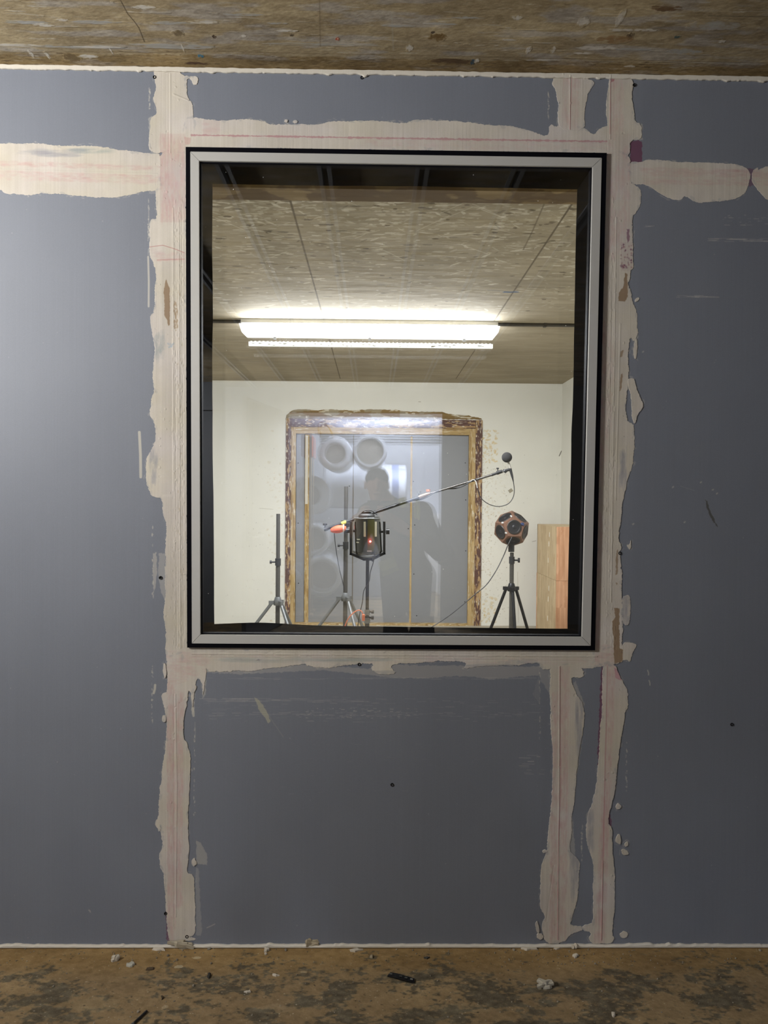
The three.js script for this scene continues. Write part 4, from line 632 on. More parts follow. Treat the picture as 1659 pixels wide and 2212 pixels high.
{ const a = vd(650, 938, 6.5), b = vd(674, 986, 6.5); const f = thing('red_crate', 'small red crate beside the top mirrored roll', 'crate', V3((a.x + b.x) / 2, b.y, 6.5)); mesh('shell', rbox(b.x - a.x, a.y - b.y, 0.2, 0.01, 0, (a.y - b.y) / 2, 0.1), M({ color: lin(0.5, 0.09, 0.05), roughness: 0.6 }), f); const g = 0.03, p2 = thing('storage_post', 'pale timber post carrying the red crate in storage', 'post', V3((a.x + b.x) / 2, 0, 6.6)); mesh('shaft', rbox(0.1, b.y - 0.002, 0.08, 0.006, 0, (b.y - 0.002) / 2, 0), M({ color: lin(0.5, 0.36, 0.18), roughness: 0.8 }), p2); mesh('foot', rbox(0.16, 0.03, 0.14, 0.004, 0, 0.015, 0), M({ color: lin(0.5, 0.36, 0.18), roughness: 0.8 }), p2); }
{ // ribbed grey tray and foil duct across the top of the storage room
  const a = vd(690, 944, 8.6), b = vd(1100, 944, 8.6), h = 24 * 10.9 / FOCAL, f = thing('cable_tray', 'grey ribbed cable tray across the mirrored storage wall', 'tray', V3(a.x, a.y - h / 2, 8.6));
  for (let k = 0; k < 4; k++) mesh('rib', rod(V3(0, h * (k + 0.5) / 4, 0), V3(b.x - a.x, h * (k + 0.5) / 4, 0), h / 11), zinc, f);
  mesh('backing', slab(0, b.x - a.x, 0, h, 0.01, 0.03), sideMat, f);
  const c = vd(600, 912, 8.2), e = vd(1100, 912, 8.2), foil = M({ color: lin(0.8, 0.82, 0.86), roughness: 0.25, metalness: 0.3 }), pts = []; for (let i = 0; i <= 60; i++) pts.push([0.085 * (1 + 0.05 * Math.sin(i * 2.1)), (e.x - c.x) * i / 60]);
  tag(mesh('foil_duct', lathe([[0.0001, 0], ...pts, [0.0001, e.x - c.x]], 20).rotateZ(-Math.PI / 2).translate(c.x, c.y, c.z), foil), 'shiny foil duct along the top of the mirrored doorway', 'duct');
  const q = [[688, 940], [689, 915], [694, 912], [706, 918], [714, 930], [717, 942]].map(([u, v]) => vd(u, v, 7.4)); tag(mesh('hanging_cable', tube(q, 0.012, 30), M({ color: lin(0.2, 0.13, 0.05), roughness: 0.7 })), 'short bent brown cable above the mirrored rolls', 'cable');
}
{ const p = vd(925, 1110, 8.8); tag(mesh('wrapped_load', rbox(0.9, p.y, 0.6, 0.03, p.x + 0.1, p.y / 2 + 0.001, 8.9), M({ color: lin(0.6, 0.58, 0.54), roughness: 0.6 })), 'pale wrapped load behind the mirrored photographer\'s shoulder', 'load'); }

// =====================================================================================
// FAR ROOM EQUIPMENT
// =====================================================================================
const blackMetal = M({ color: lin(0.02, 0.02, 0.021), roughness: 0.38, metalness: 0.5 }), blackPlastic = M({ color: lin(0.015, 0.015, 0.016), roughness: 0.5 }), greyMetal = M({ color: lin(0.13, 0.135, 0.135), roughness: 0.4, metalness: 0.3 }), chrome = M({ color: lin(0.6, 0.6, 0.6), roughness: 0.2, metalness: 0.9 }), poleMat = M({ color: lin(0.045, 0.042, 0.036), roughness: 0.5 });
function tripod(label, px, depth, hubPy, knobPy, topPy, azimuths, spread, legMat, opt = {}) {
  const base = at(px, hubPy, depth), f = thing('tripod_stand', label, 'stand', V3(base.x, 0, base.z)), Y = (py) => at(px, py, depth).y, hub = Y(hubPy), knob = Y(knobPy), top = Y(topPy);
  mesh('pole', merge([rod(V3(0, knob - 0.03, 0), V3(0, top, 0), 0.0165), rod(V3(0, 0.16, 0), V3(0, knob, 0), 0.0185)]), poleMat, f);
  const col = mesh('collar', merge([rod(V3(0, knob - 0.03, 0), V3(0, knob + 0.03, 0), 0.024), rod(V3(0, knob, 0), V3(opt.knobSide ?? -0.05, knob, 0.01), 0.007)]), blackPlastic, f);
  mesh('knob', rod(V3(opt.knobSide ?? -0.05, knob, 0.01), V3((opt.knobSide ?? -0.05) * 1.35, knob, 0.012), opt.bigKnob ?? 0.014), blackPlastic, col);
  const yoke = mesh('hub', merge([lathe([[0.02, hub - 0.03], [0.034, hub - 0.028], [0.036, hub + 0.004], [0.03, hub + 0.018], [0.024, hub + 0.04], [0.018, hub + 0.042]], 20), ...azimuths.map((a) => box(0.06, 0.03, 0.026, 0.045, 0, 0).rotateY(-a).translate(0, hub - 0.006, 0))]), legMat === greyMetal ? greyMetal : blackMetal, f);
  for (const a of azimuths) {
    const d = V3(Math.cos(a), 0, Math.sin(a)), p = d.clone().multiplyScalar(0.05).setY(hub - 0.01), q = d.clone().multiplyScalar(spread).setY(0.014);
    const leg = mesh('leg', rod(p, q, 0.0135, 0.0135), legMat, f);
    mesh('rubber_foot', rod(p.clone().lerp(q, 0.94), q.clone().setY(0.006), 0.018, 0.017), blackPlastic, leg);
    const t = p.clone().lerp(q, opt.braceAt ?? 0.62); mesh('brace', rod(t, V3(0, opt.braceY ?? 0.22, 0), 0.006), legMat, f);
  }
  return f;
}
tripod('bare tripod stand with short dark pole before the cream wall, near the window edge', 600, 6.2, 1300, 1214, 1110, [Math.PI * 0.97, Math.PI * 0.3, -Math.PI * 0.36], 0.44, greyMetal);
tripod('tall tripod stand carrying the microphone boom in front of the boarded door', 746, 6.2, 1291, 1178, 1051, [Math.PI * 1.03, Math.PI * 0.36, -Math.PI * 0.3], 0.46, greyMetal);
tripod('black tripod stand under the twelve-sided loudspeaker', 1105, 6.4, 1270, 1210, 1193.5, [Math.PI / 2, Math.PI * 1.17, -Math.PI * 0.17], 0.29, blackMetal, { knobSide: 0.05, bigKnob: 0.02, braceAt: 0.72, braceY: 0.1 });

{ // twelve-sided loudspeaker
  const D = 6.4, c = at(1105, 1142, D), R = 39 * D / FOCAL, phi = (1 + Math.sqrt(5)) / 2, inr = R * 0.7947;
  const f = thing('dodecahedron_speaker', 'brown twelve-sided loudspeaker with round black drivers on a tripod', 'loudspeaker', V3(c.x, c.y, c.z));
  const N = []; for (const a of [-1, 1]) for (const b of [-1, 1]) N.push(V3(a, 0, b * phi), V3(b * phi, a, 0), V3(0, b * phi, a)); N.forEach((v) => v.normalize());
  const n0 = N.find((v) => v.z > 0.8), n1 = N.filter((v) => v !== n0).sort((p, q) => q.dot(n0) - p.dot(n0))[0];
  const b2 = n1.clone().addScaledVector(n0, -n1.dot(n0)).normalize().negate(), b1 = b2.clone().cross(n0);
  const rot = new THREE.Matrix4().makeRotationFromEuler(new THREE.Euler(-0.14, -0.0, 0)).multiply(new THREE.Matrix4().makeBasis(b1, b2, n0).transpose());
  const copper = M({ color: lin(0.15, 0.08, 0.052), roughness: 0.5 }), cone = M({ color: lin(0.012, 0.012, 0.014), roughness: 0.45 }), ring = M({ color: lin(0.02, 0.019, 0.018), roughness: 0.4 });
  const edges = mesh('cabinet', new THREE.DodecahedronGeometry(R, 0).applyMatrix4(rot), copper, f);
  const rD = R * 0.355;
  for (const n of N) {
    const d = n.clone().applyMatrix4(rot), q = new THREE.Quaternion().setFromUnitVectors(V3(0, 1, 0), d), put = (g) => g.applyQuaternion(q).translate(d.x * inr, d.y * inr, d.z * inr);
    const dr = mesh('driver', put(lathe([[rD * 1.12, -0.001], [rD * 1.12, 0.004], [rD * 1.0, 0.006], [rD * 0.96, 0.003], [rD * 0.86, 0.006], [rD * 0.8, 0.002]], 28)), ring, f);
    mesh('cone', put(lathe([[rD * 0.82, 0.003], [rD * 0.34, 0.0006], [rD * 0.3, 0.003], [rD * 0.16, 0.006], [0.0001, 0.007]], 28)), cone, dr);
  }
  const paper = M({ color: lin(0.5, 0.5, 0.48), roughness: 0.7 });
  for (const [x, y, r] of [[1086, 1129, 0.1], [1105, 1115, -0.6], [1093, 1151, -0.2]]) { const p = at(x, y, D - 0.13); const fn = N.map((n) => n.clone().applyMatrix4(rot)).sort((a, b) => b.z - a.z)[0]; const lp = V3(p.x - c.x, p.y - c.y, 0); lp.z = (inr - lp.x * fn.x - lp.y * fn.y) / fn.z; mesh('label', box(0.018, 0.013, 0.0016).rotateZ(r).translate(lp.x, lp.y, lp.z + 0.001), paper, f); }
  mesh('socket', rod(V3(0, -R * 0.78, 0), V3(0, at(1105, 1192, D).y - c.y, 0), 0.026), blackPlastic, f);
  { const p = at(1127, 1133, D - 0.11), b = V3(p.x - c.x, p.y - c.y, p.z - c.z).normalize().multiplyScalar(inr * 1.1); mesh('connector', merge([rod(b.clone(), b.clone().multiplyScalar(1.12), 0.014), rbox(0.03, 0.02, 0.015, 0.003, b.x, b.y, b.z)]), M({ color: lin(0.03, 0.05, 0.14), roughness: 0.5 }), f); }
  const pts = [[1106, 1160, 6.22], [1098, 1176, 6.2], [1088, 1200, 6.2], [1072, 1232, 6.15], [1050, 1264, 6.1], [1026, 1284, 6.05], [1000, 1306, 6], [970, 1330, 5.95], [940, 1350, 5.9], [905, 1372, 5.85], [880, 1400, 5.8]].map(([x, y, d]) => at(x, y, d));
  pts.push(V3(pts[10].x - 0.2, 0.1, pts[10].z), V3(pts[10].x - 0.4, 0.006, pts[10].z + 0.05), V3(pts[10].x - 0.9, 0.006, pts[10].z + 0.1));
  tag(mesh('speaker_cable', tube(pts, 0.0042, 110), blackPlastic), 'thin dark cable sagging from the twelve-sided loudspeaker to the floor', 'cable');
}
{ // boom with the microphone
  const D = 6.14, P = (x, y, d = D) => at(x, y, d), tail = P(703, 1143), mid = P(927, 1067), tip = P(1062, 1026), end = P(1083, 1019);
  const f = thing('microphone_boom', 'long slanting microphone boom clamped across the tall tripod stand', 'boom', P(746, 1128).setY(P(746, 1128).y)), o = f.position, l = (v) => v.clone().sub(o);
  mesh('outer_tube', rod(l(tail), l(mid), 0.0135), blackMetal, f); mesh('inner_tube', rod(l(mid), l(tip), 0.0095), M({ color: lin(0.07, 0.065, 0.06), roughness: 0.25, metalness: 0.6 }), f);
  mesh('grip', rod(l(tip), l(end), 0.012, 0.008), blackPlastic, f); mesh('end_cap', rod(l(P(700, 1144)), l(P(708, 1141.5)), 0.017), blackPlastic, f);
  const w = l(P(905, 1074)), w2 = l(P(928, 1066)); const cl = mesh('clutch', rod(w, w2, 0.017, 0.016), M({ color: lin(0.2, 0.15, 0.12), roughness: 0.35, metalness: 0.4 }), f);
  mesh('knob', merge([rod(l(P(905, 1074)), l(P(905, 1063)), 0.006), rod(l(P(905, 1066)), l(P(905, 1061)), 0.017)]), greyMetal, cl); mesh('knob', merge([rod(l(P(925, 1067)), l(P(925, 1058)), 0.006), rod(l(P(925, 1062)), l(P(925, 1057)), 0.018)]), M({ color: lin(0.3, 0.12, 0.07), roughness: 0.4 }), cl);
  mesh('knob', merge([rod(l(P(702, 1142)), l(P(702, 1133)), 0.005), rod(l(P(702, 1135)), l(P(702, 1131)), 0.018)]), blackPlastic, f);
  mesh('pivot_clamp', merge([rbox(0.07, 0.06, 0.05, 0.008, 0, -0.01, -0.03), rod(V3(-0.03, -0.01, -0.06), V3(0.05, -0.01, 0.05), 0.012)]), blackPlastic, f);
  const t1 = l(P(738, 1131)), t2 = l(P(748, 1127.6)); mesh('yellow_tape', rod(t1, t2, 0.0155), M({ color: lin(0.55, 0.55, 0.06), roughness: 0.5 }), f);
  const wrapPts = []; for (let i = 0; i <= 90; i++) { const t = i / 90, p = l(P(850, 1092)).lerp(l(P(1030, 1036)), t), a = t * 14; wrapPts.push(p.add(V3(0, Math.sin(a) * 0.014 - 0.006, Math.cos(a) * 0.016))); }
  mesh('wound_cable', tube(wrapPts, 0.005, 200), blackPlastic, f);
  mesh('mount_knob', merge([rod(l(P(1076, 1021)), l(P(1075, 1013)), 0.004), box(0.02, 0.012, 0.006).translate(...l(P(1075, 1012)).toArray())]), blackPlastic, f);
  mesh('mount_block', rod(l(P(1073, 1022)), l(P(1085, 1018)), 0.016, 0.014), blackPlastic, f);
  // microphone
  const m = thing('microphone', 'measuring microphone with round black foam windscreen on the boom tip', 'microphone', P(1103, 1016)), ml = (v) => v.clone().sub(m.position);
  mesh('windscreen', new THREE.IcosahedronGeometry(11.2 * D / FOCAL, 4).translate(...ml(P(1095, 988)).toArray()), M({ color: lin(0.025, 0.024, 0.024), roughness: 1, bumpMap: texture(floorBump, false, THREE.MirroredRepeatWrapping), bumpScale: 0.004 }), m);
  mesh('capsule', rod(ml(P(1098, 997)), ml(P(1103, 1014)), 0.0085), M({ color: lin(0.3, 0.28, 0.24), roughness: 0.4 }), m); mesh('handle', rod(ml(P(1102, 1012)), ml(P(1107, 1031)), 0.0125, 0.009), blackPlastic, m); mesh('strain_relief', rod(ml(P(1107, 1031)), ml(P(1109, 1041)), 0.008, 0.004), blackPlastic, m);
  mesh('clip', merge([rod(ml(P(1087, 1018)), ml(P(1102, 1014)), 0.012), rod(ml(P(1089, 1019.5)), ml(P(1092, 1016)), 0.018)]), blackPlastic, m);
  const loop = [[1109, 1040], [1111, 1060], [1108, 1075], [1098, 1088], [1078, 1094], [1058, 1090], [1042, 1079], [1034, 1066], [1031, 1054], [1029, 1044], [1025, 1037], [1019, 1037]].map(([x, y]) => P(x, y, D - 0.02));
  const cb = thing('microphone_cable', 'thin looped cable hanging from the microphone back to the boom', 'cable', loop[4]); const cl2 = loop.map((v) => v.clone().sub(cb.position));
  mesh('cord', tube(cl2.slice(0, 9), 0.0036, 90), blackPlastic, cb); mesh('pale_cord_end', tube(cl2.slice(8), 0.0034, 30), M({ color: lin(0.45, 0.45, 0.43), roughness: 0.4 }), cb);
  mesh('tag', box(0.034, 0.028, 0.004).rotateZ(0.6).translate(...P(1103, 1060, D - 0.02).sub(cb.position).toArray()), M({ color: lin(0.14, 0.12, 0.08), roughness: 0.7 }), cb);
  // orange weight on the tail
  const ow = thing('counterweight', 'orange padded counterweight strapped to the tail of the boom', 'weight', P(731, 1143, D - 0.06));
  const s = []; for (let i = 0; i <= 14; i++) { const t = i / 14; s.push([0.034 * Math.sin(Math.PI * (0.08 + 0.84 * t)) ** 0.7, (t - 0.5) * 0.13]); }
  mesh('pad', lathe([[0.0001, -0.065], ...s, [0.0001, 0.065]], 10).rotateZ(-Math.PI / 2 + 0.18), M({ color: lin(0.62, 0.1, 0.035), roughness: 0.6 }), ow); mesh('strap', new THREE.TorusGeometry(0.036, 0.005, 8, 20).rotateY(Math.PI / 2).scale(1, 0.8, 0.8).translate(0.042, 0.008, 0), M({ color: lin(0.7, 0.6, 0.5), roughness: 0.6 }), ow);
  const hc = [[722, 1152], [724, 1172], [728, 1200], [734, 1232], [741, 1260], [744, 1275]].map(([x, y]) => P(x, y, D - 0.04)); tag(mesh('dangling_cable', tube(hc, 0.0036, 40), blackPlastic), 'thin black cable from the orange counterweight to the tall tripod', 'cable');
}
{ // dark barrel-shaped sound source in a yoke on its own pole
  const D = 5.6, P = (x, y, d = D) => at(x, y, d), c = P(795, 1158), f = thing('barrel_loudspeaker', 'glossy dark barrel-shaped sound source with red light, held in a yoke', 'loudspeaker', c), k = D / FOCAL;
  const shell = new THREE.MeshPhysicalMaterial({ color: lin(0.012, 0.0125, 0.01), roughness: 0.2, clearcoat: 0.6, clearcoatRoughness: 0.08 });
  const rT = 28 * k, rB = 29 * k, h0 = -40 * k, h1 = 40 * k;
  const barrel = mesh('barrel', lathe([[0.0001, h0], [rB * 0.8, h0], [rB * 0.95, h0 + 0.01], [rB, h0 + 0.03], [rT * 1.03, h1 - 0.05], [rT, h1 - 0.012], [rT * 0.96, h1], [rT * 0.9, h1 + 0.002], [0.0001, h1 + 0.003]], 40).rotateZ(0.05), shell, f);
  mesh('rim', new THREE.TorusGeometry(rT * 0.99, 0.005, 8, 40).rotateX(Math.PI / 2).translate(-0.008, h1 - 0.006, 0), greyMetal, barrel);
  const onB = (x, y) => { const p = P(x, y); const X = p.x - c.x, Y = p.y - c.y; return V3(X, Y, Math.sqrt(Math.max(0, (rT * 1.035) ** 2 - X * X)) + 0.002); };
  const pale = M({ color: lin(0.42, 0.4, 0.3), roughness: 0.6 }), olive = M({ color: lin(0.06, 0.06, 0.01), roughness: 0.35 });
  const patch = (x0, x1, y0, y1, m, name, parent) => { const N = 8, pos = []; const q = (x, y, e) => { const v = onB(x, y); v.z += e; return v; }; for (let i = 0; i < N; i++) { const a = x0 + (x1 - x0) * i / N, b = x0 + (x1 - x0) * (i + 1) / N; for (const v of [q(a, y1, 0), q(b, y1, 0), q(b, y0, 0), q(a, y1, 0), q(b, y0, 0), q(a, y0, 0)]) pos.push(v.x, v.y, v.z); } const g = new THREE.BufferGeometry(); g.setAttribute('position', new THREE.BufferAttribute(new Float32Array(pos), 3)); g.computeVertexNormals(); return mesh(name, g, m, parent); };
  patch(794, 809, 1121, 1190, olive, 'inner_window', barrel);
  patch(786, 790.5, 1126, 1158, pale, 'strip', barrel).position.z = 0.0012; patch(809.5, 814, 1126, 1158, pale, 'strip', barrel).position.z = 0.0012;
  patch(771, 778, 1163, 1165, pale, 'mark', barrel); patch(770, 776, 1169.5, 1171.5, pale, 'mark', barrel); patch(793, 803, 1187, 1190, M({ color: lin(0.3, 0.3, 0.28), roughness: 0.6 }), 'lettering', barrel).position.z = 0.0014;
  const lp = onB(800, 1168); lp.z += 0.004; mesh('red_led', new THREE.SphereGeometry(0.0075, 16, 12).translate(lp.x, lp.y, lp.z), M({ color: lin(0.5, 0.05, 0.05), emissive: lin(1, 0.16, 0.14), emissiveIntensity: 9 }), barrel);
  const led = new THREE.PointLight(0xff2010, 0.012); led.castShadow = true; led.position.set(lp.x, lp.y, lp.z + 0.02); f.add(led);
  mesh('top_cap', merge([lathe([[0.062, h1], [0.062, h1 + 0.016], [0.05, h1 + 0.03], [0.0001, h1 + 0.032]], 24).translate(-0.012, 0, 0), rbox(0.07, 0.02, 0.05, 0.005, -0.012, h1 + 0.036, 0)]), blackPlastic, f);
  mesh('top_cable', tube([V3(-0.07, h1 + 0.01, 0.02), V3(-0.03, h1 + 0.05, 0.03), V3(0.02, h1 + 0.055, 0.02), V3(0.07, h1 + 0.02, 0.02)], 0.004, 30), blackPlastic, f);
  // yoke: flat arms and a folded base
  const yp = [[758, 1129], [758, 1196], [786, 1208], [804, 1208], [830, 1195], [830, 1129]].map(([x, y]) => { const p = P(x, y); return V3(p.x - c.x, p.y - c.y, 0); });
  const flat = (a, b, w, t) => { const d = b.clone().sub(a), L = d.length(), g = rbox(L + t, t, w, 0.0015); return g.rotateZ(Math.atan2(d.y, d.x)).translate((a.x + b.x) / 2, (a.y + b.y) / 2, 0); };
  const yk = mesh('yoke', merge([0, 1, 2, 3, 4].map((i) => flat(yp[i], yp[i + 1], 0.045, 0.018))), blackMetal, f);
  mesh('yoke_liner', merge([flat(V3(yp[0].x + 0.014, yp[0].y - 0.06, 0), V3(yp[1].x + 0.014, yp[1].y + 0.02, 0), 0.04, 0.004), tube([V3(yp[1].x + 0.014, yp[1].y + 0.02, 0), V3(-0.05, yp[2].y + 0.022, 0), V3(0.05, yp[2].y + 0.022, 0), V3(yp[4].x - 0.014, yp[4].y + 0.02, 0)], 0.007, 30)]), M({ color: lin(0.5, 0.5, 0.48), roughness: 0.35 }), yk);
  mesh('knob', merge([rod(V3(rT, P(0, 1142).y - c.y, 0), V3(yp[5].x + 0.012, P(0, 1142).y - c.y, 0), 0.011), rod(V3(yp[5].x + 0.014, P(0, 1142).y - c.y, 0), V3(yp[5].x + 0.04, P(0, 1142).y - c.y, 0), 0.022)]), blackMetal, yk);
  mesh('knob', merge([rod(V3(-rT, P(0, 1141).y - c.y, 0), V3(yp[0].x - 0.02, P(0, 1141).y - c.y, 0), 0.011), rod(V3(yp[0].x - 0.01, P(0, 1141).y - c.y, 0), V3(yp[0].x - 0.038, P(0, 1141).y - c.y, 0), 0.018)]), blackMetal, yk);
  const bx = P(794, 1208).x - c.x, by = P(794, 1208).y - c.y;
  const st = thing('pole_stand', 'dark pole stand with clamps under the barrel-shaped sound source', 'stand', V3(P(794, 1208).x, 0, c.z)); const Y = (py) => P(794, py).y;
  mesh('pole', rod(V3(0, 0.2, 0), V3(0, Y(1208) - 0.0095, 0), 0.0135), blackMetal, st);
  mesh('clamp', merge([rod(V3(0, Y(1328), 0), V3(0, Y(1317), 0), 0.022), rod(V3(0, Y(1346), 0), V3(0, Y(1334), 0), 0.024)]), greyMetal, st);
  for (const y of [1321, 1334]) mesh('knob', merge([rod(V3(0, Y(y), 0), V3(0.04, Y(y), 0.01), 0.007), rod(V3(0.032, Y(y), 0.01), V3(0.05, Y(y), 0.012), 0.014)]), blackPlastic, st);
  mesh('outer_tube', rod(V3(0, 0.12, 0), V3(0, Y(1330), 0), 0.018), blackMetal, st);
  for (const a of [0.5, 2.6, 4.7]) { const leg = mesh('leg', rod(V3(0, 0.36, 0), V3(Math.cos(a) * 0.4, 0.012, Math.sin(a) * 0.4), 0.011), blackMetal, st); mesh('rubber_foot', rod(V3(Math.cos(a) * 0.375, 0.034, Math.sin(a) * 0.375), V3(Math.cos(a) * 0.4, 0.008, Math.sin(a) * 0.4), 0.015), blackPlastic, leg); }
  // its leads
  const w = [[808, 1190], [809, 1200], [806, 1216], [800, 1236], [797, 1256], [786, 1276], [783, 1300], [778, 1322], [774, 1345], [770, 1375]].map(([x, y], i) => P(x, y, D - 0.11 + i * 0.006)); w.push(V3(w[9].x - 0.05, 0.2, w[9].z), V3(w[9].x - 0.1, 0.02, w[9].z));
  const ld = thing('black_lead', 'thin black lead from the barrel sound source down its pole', 'cable', w[3]); mesh('cord', tube(w.map((v) => v.clone().sub(ld.position)), 0.0032, 100), blackPlastic, ld); mesh('plug', rod(P(808, 1201, D - 0.1).sub(ld.position), P(805, 1213, D - 0.1).sub(ld.position), 0.011, 0.008), blackPlastic, ld);
  const oc = [[742, 1372], [746, 1350], [754, 1334], [766, 1322], [776, 1318], [782, 1322], [784, 1330]].map(([x, y]) => P(x, y, D - 0.08)); oc.unshift(V3(oc[0].x - 0.02, 0.2, oc[0].z), V3(oc[0].x - 0.04, 0.004, oc[0].z)); oc.reverse();
  const oo = thing('orange_lead', 'orange extension lead arching up beside the pole stand', 'cable', oc[2]); mesh('cord', tube(oc.map((v) => v.clone().sub(oo.position)), 0.0045, 70), M({ color: lin(0.62, 0.18, 0.09), roughness: 0.5 }), oo); mesh('plug', rbox(0.022, 0.05, 0.022, 0.005).translate(...P(785, 1334, D - 0.08).sub(oo.position).toArray()), M({ color: lin(0.62, 0.16, 0.07), roughness: 0.5 }), oo);
}
{ // plywood boxes in the corner
  const c = at(1203, 1138, 7.2), b = at(1203, 1255, 7.2), zf = c.z, zb = zf - 0.86, x0 = c.x, x1 = FRX - 0.012;
  const ply = (base, s) => M({ map: timberTex(256, 256, base, [base[0] - 10, base[1] - 12, base[2] - 12], 0.55, s, true, 0.05), roughness: 0.7 });
  const sideM = ply([196, 174, 138], 601), frontM = ply([196, 150, 116], 611), topM = ply([206, 186, 150], 621);
  const make = (label, y0, y1, dx, s) => {
    const f = thing('plywood_box', label, 'box', V3((x0 + x1) / 2, y0, (zf + zb) / 2), 'plywood boxes stacked in the corner'), w = x1 - x0 - dx, d = zf - zb, h = y1 - y0, t = 0.012;
    const U = (g) => planarUV(g, (x, y, z) => [(x + z) * 1.6 + s, y * 1.1 + s]);
    mesh('side_panel', U(slab(-w / 2 - dx / 2, -w / 2 + t - dx / 2, 0, h, -d / 2, d / 2 - t)), sideM, f); mesh('side_panel', U(slab(w / 2 - t, w / 2, 0, h, -d / 2, d / 2 - t)), sideM, f);
    mesh('front_panel', U(slab(-w / 2 - dx / 2, w / 2, 0, h, d / 2 - t, d / 2)), frontM, f); mesh('back_panel', U(slab(-w / 2, w / 2, 0, h, -d / 2, -d / 2 + t)), frontM, f); mesh('lid', U(slab(-w / 2 - dx / 2 + t, w / 2 - t, h - t, h - 0.001, -d / 2 + t, d / 2 - t)), topM, f);
    const chipM = M({ color: lin(0.8, 0.78, 0.7), roughness: 0.8 }); [0.12, 0.3, 0.62].forEach((q, i) => mesh('edge_chip', box(0.004, 0.05, 0.012, -w / 2 - dx / 2, h * (0.95 - q), d / 2 - 0.3 - i * 0.02), chipM, f));
    return f;
  };
  make('tall plywood box standing on another in the corner of the far room', b.y + 0.002, c.y, 0, 0.1); make('lower plywood box on the floor in the corner of the far room', 0.001, b.y, -0.008, 0.6);
}

// =====================================================================================
// THE PHOTOGRAPHER, mirrored faintly in the glass
// =====================================================================================
function march(center, size, res, sdf) {
  const mc = new MarchingCubes(res, new THREE.MeshBasicMaterial(), false, false, 160000); mc.isolation = 0;
  const h = res / 2; let i = 0;
  for (let z = 0; z < res; z++) for (let y = 0; y < res; y++) for (let x = 0; x < res; x++, i++) mc.field[i] = -sdf(center.x + (x - h) / h * size / 2, center.y + (y - h) / h * size / 2, center.z + (z - h) / h * size / 2);
  mc.update();
  const n = mc.count, p = mc.positionArray.slice(0, n * 3), q = mc.normalArray.slice(0, n * 3);
  for (let k = 0; k < n; k++) { p[3 * k] = center.x + p[3 * k] * size / 2; p[3 * k + 1] = center.y + p[3 * k + 1] * size / 2; p[3 * k + 2] = center.z + p[3 * k + 2] * size / 2; }
  const g = new THREE.BufferGeometry(); g.setAttribute('position', new THREE.BufferAttribute(p, 3)); g.setAttribute('normal', new THREE.BufferAttribute(q, 3)); return g;
}
const cone = (x, y, z, [ax, ay, az, ar], [bx, by, bz, br]) => { const dx = bx - ax, dy = by - ay, dz = bz - az, t = clamp(((x - ax) * dx + (y - ay) * dy + (z - az) * dz) / (dx * dx + dy * dy + dz * dz || 1e-9)); return Math.hypot(x - ax - dx * t, y - ay - dy * t, z - az - dz * t) - (ar + (br - ar) * t); };
const smin = (a, b, k) => { const h = clamp(0.5 + 0.5 * (b - a) / k); return b + (a - b) * h - k * h * (1 - h); };
const bonesSdf = (bones, k) => (x, y, z) => { let d = 9; for (const [a, b] of bones) d = smin(d, cone(x, y, z, a, b), k); return d; };
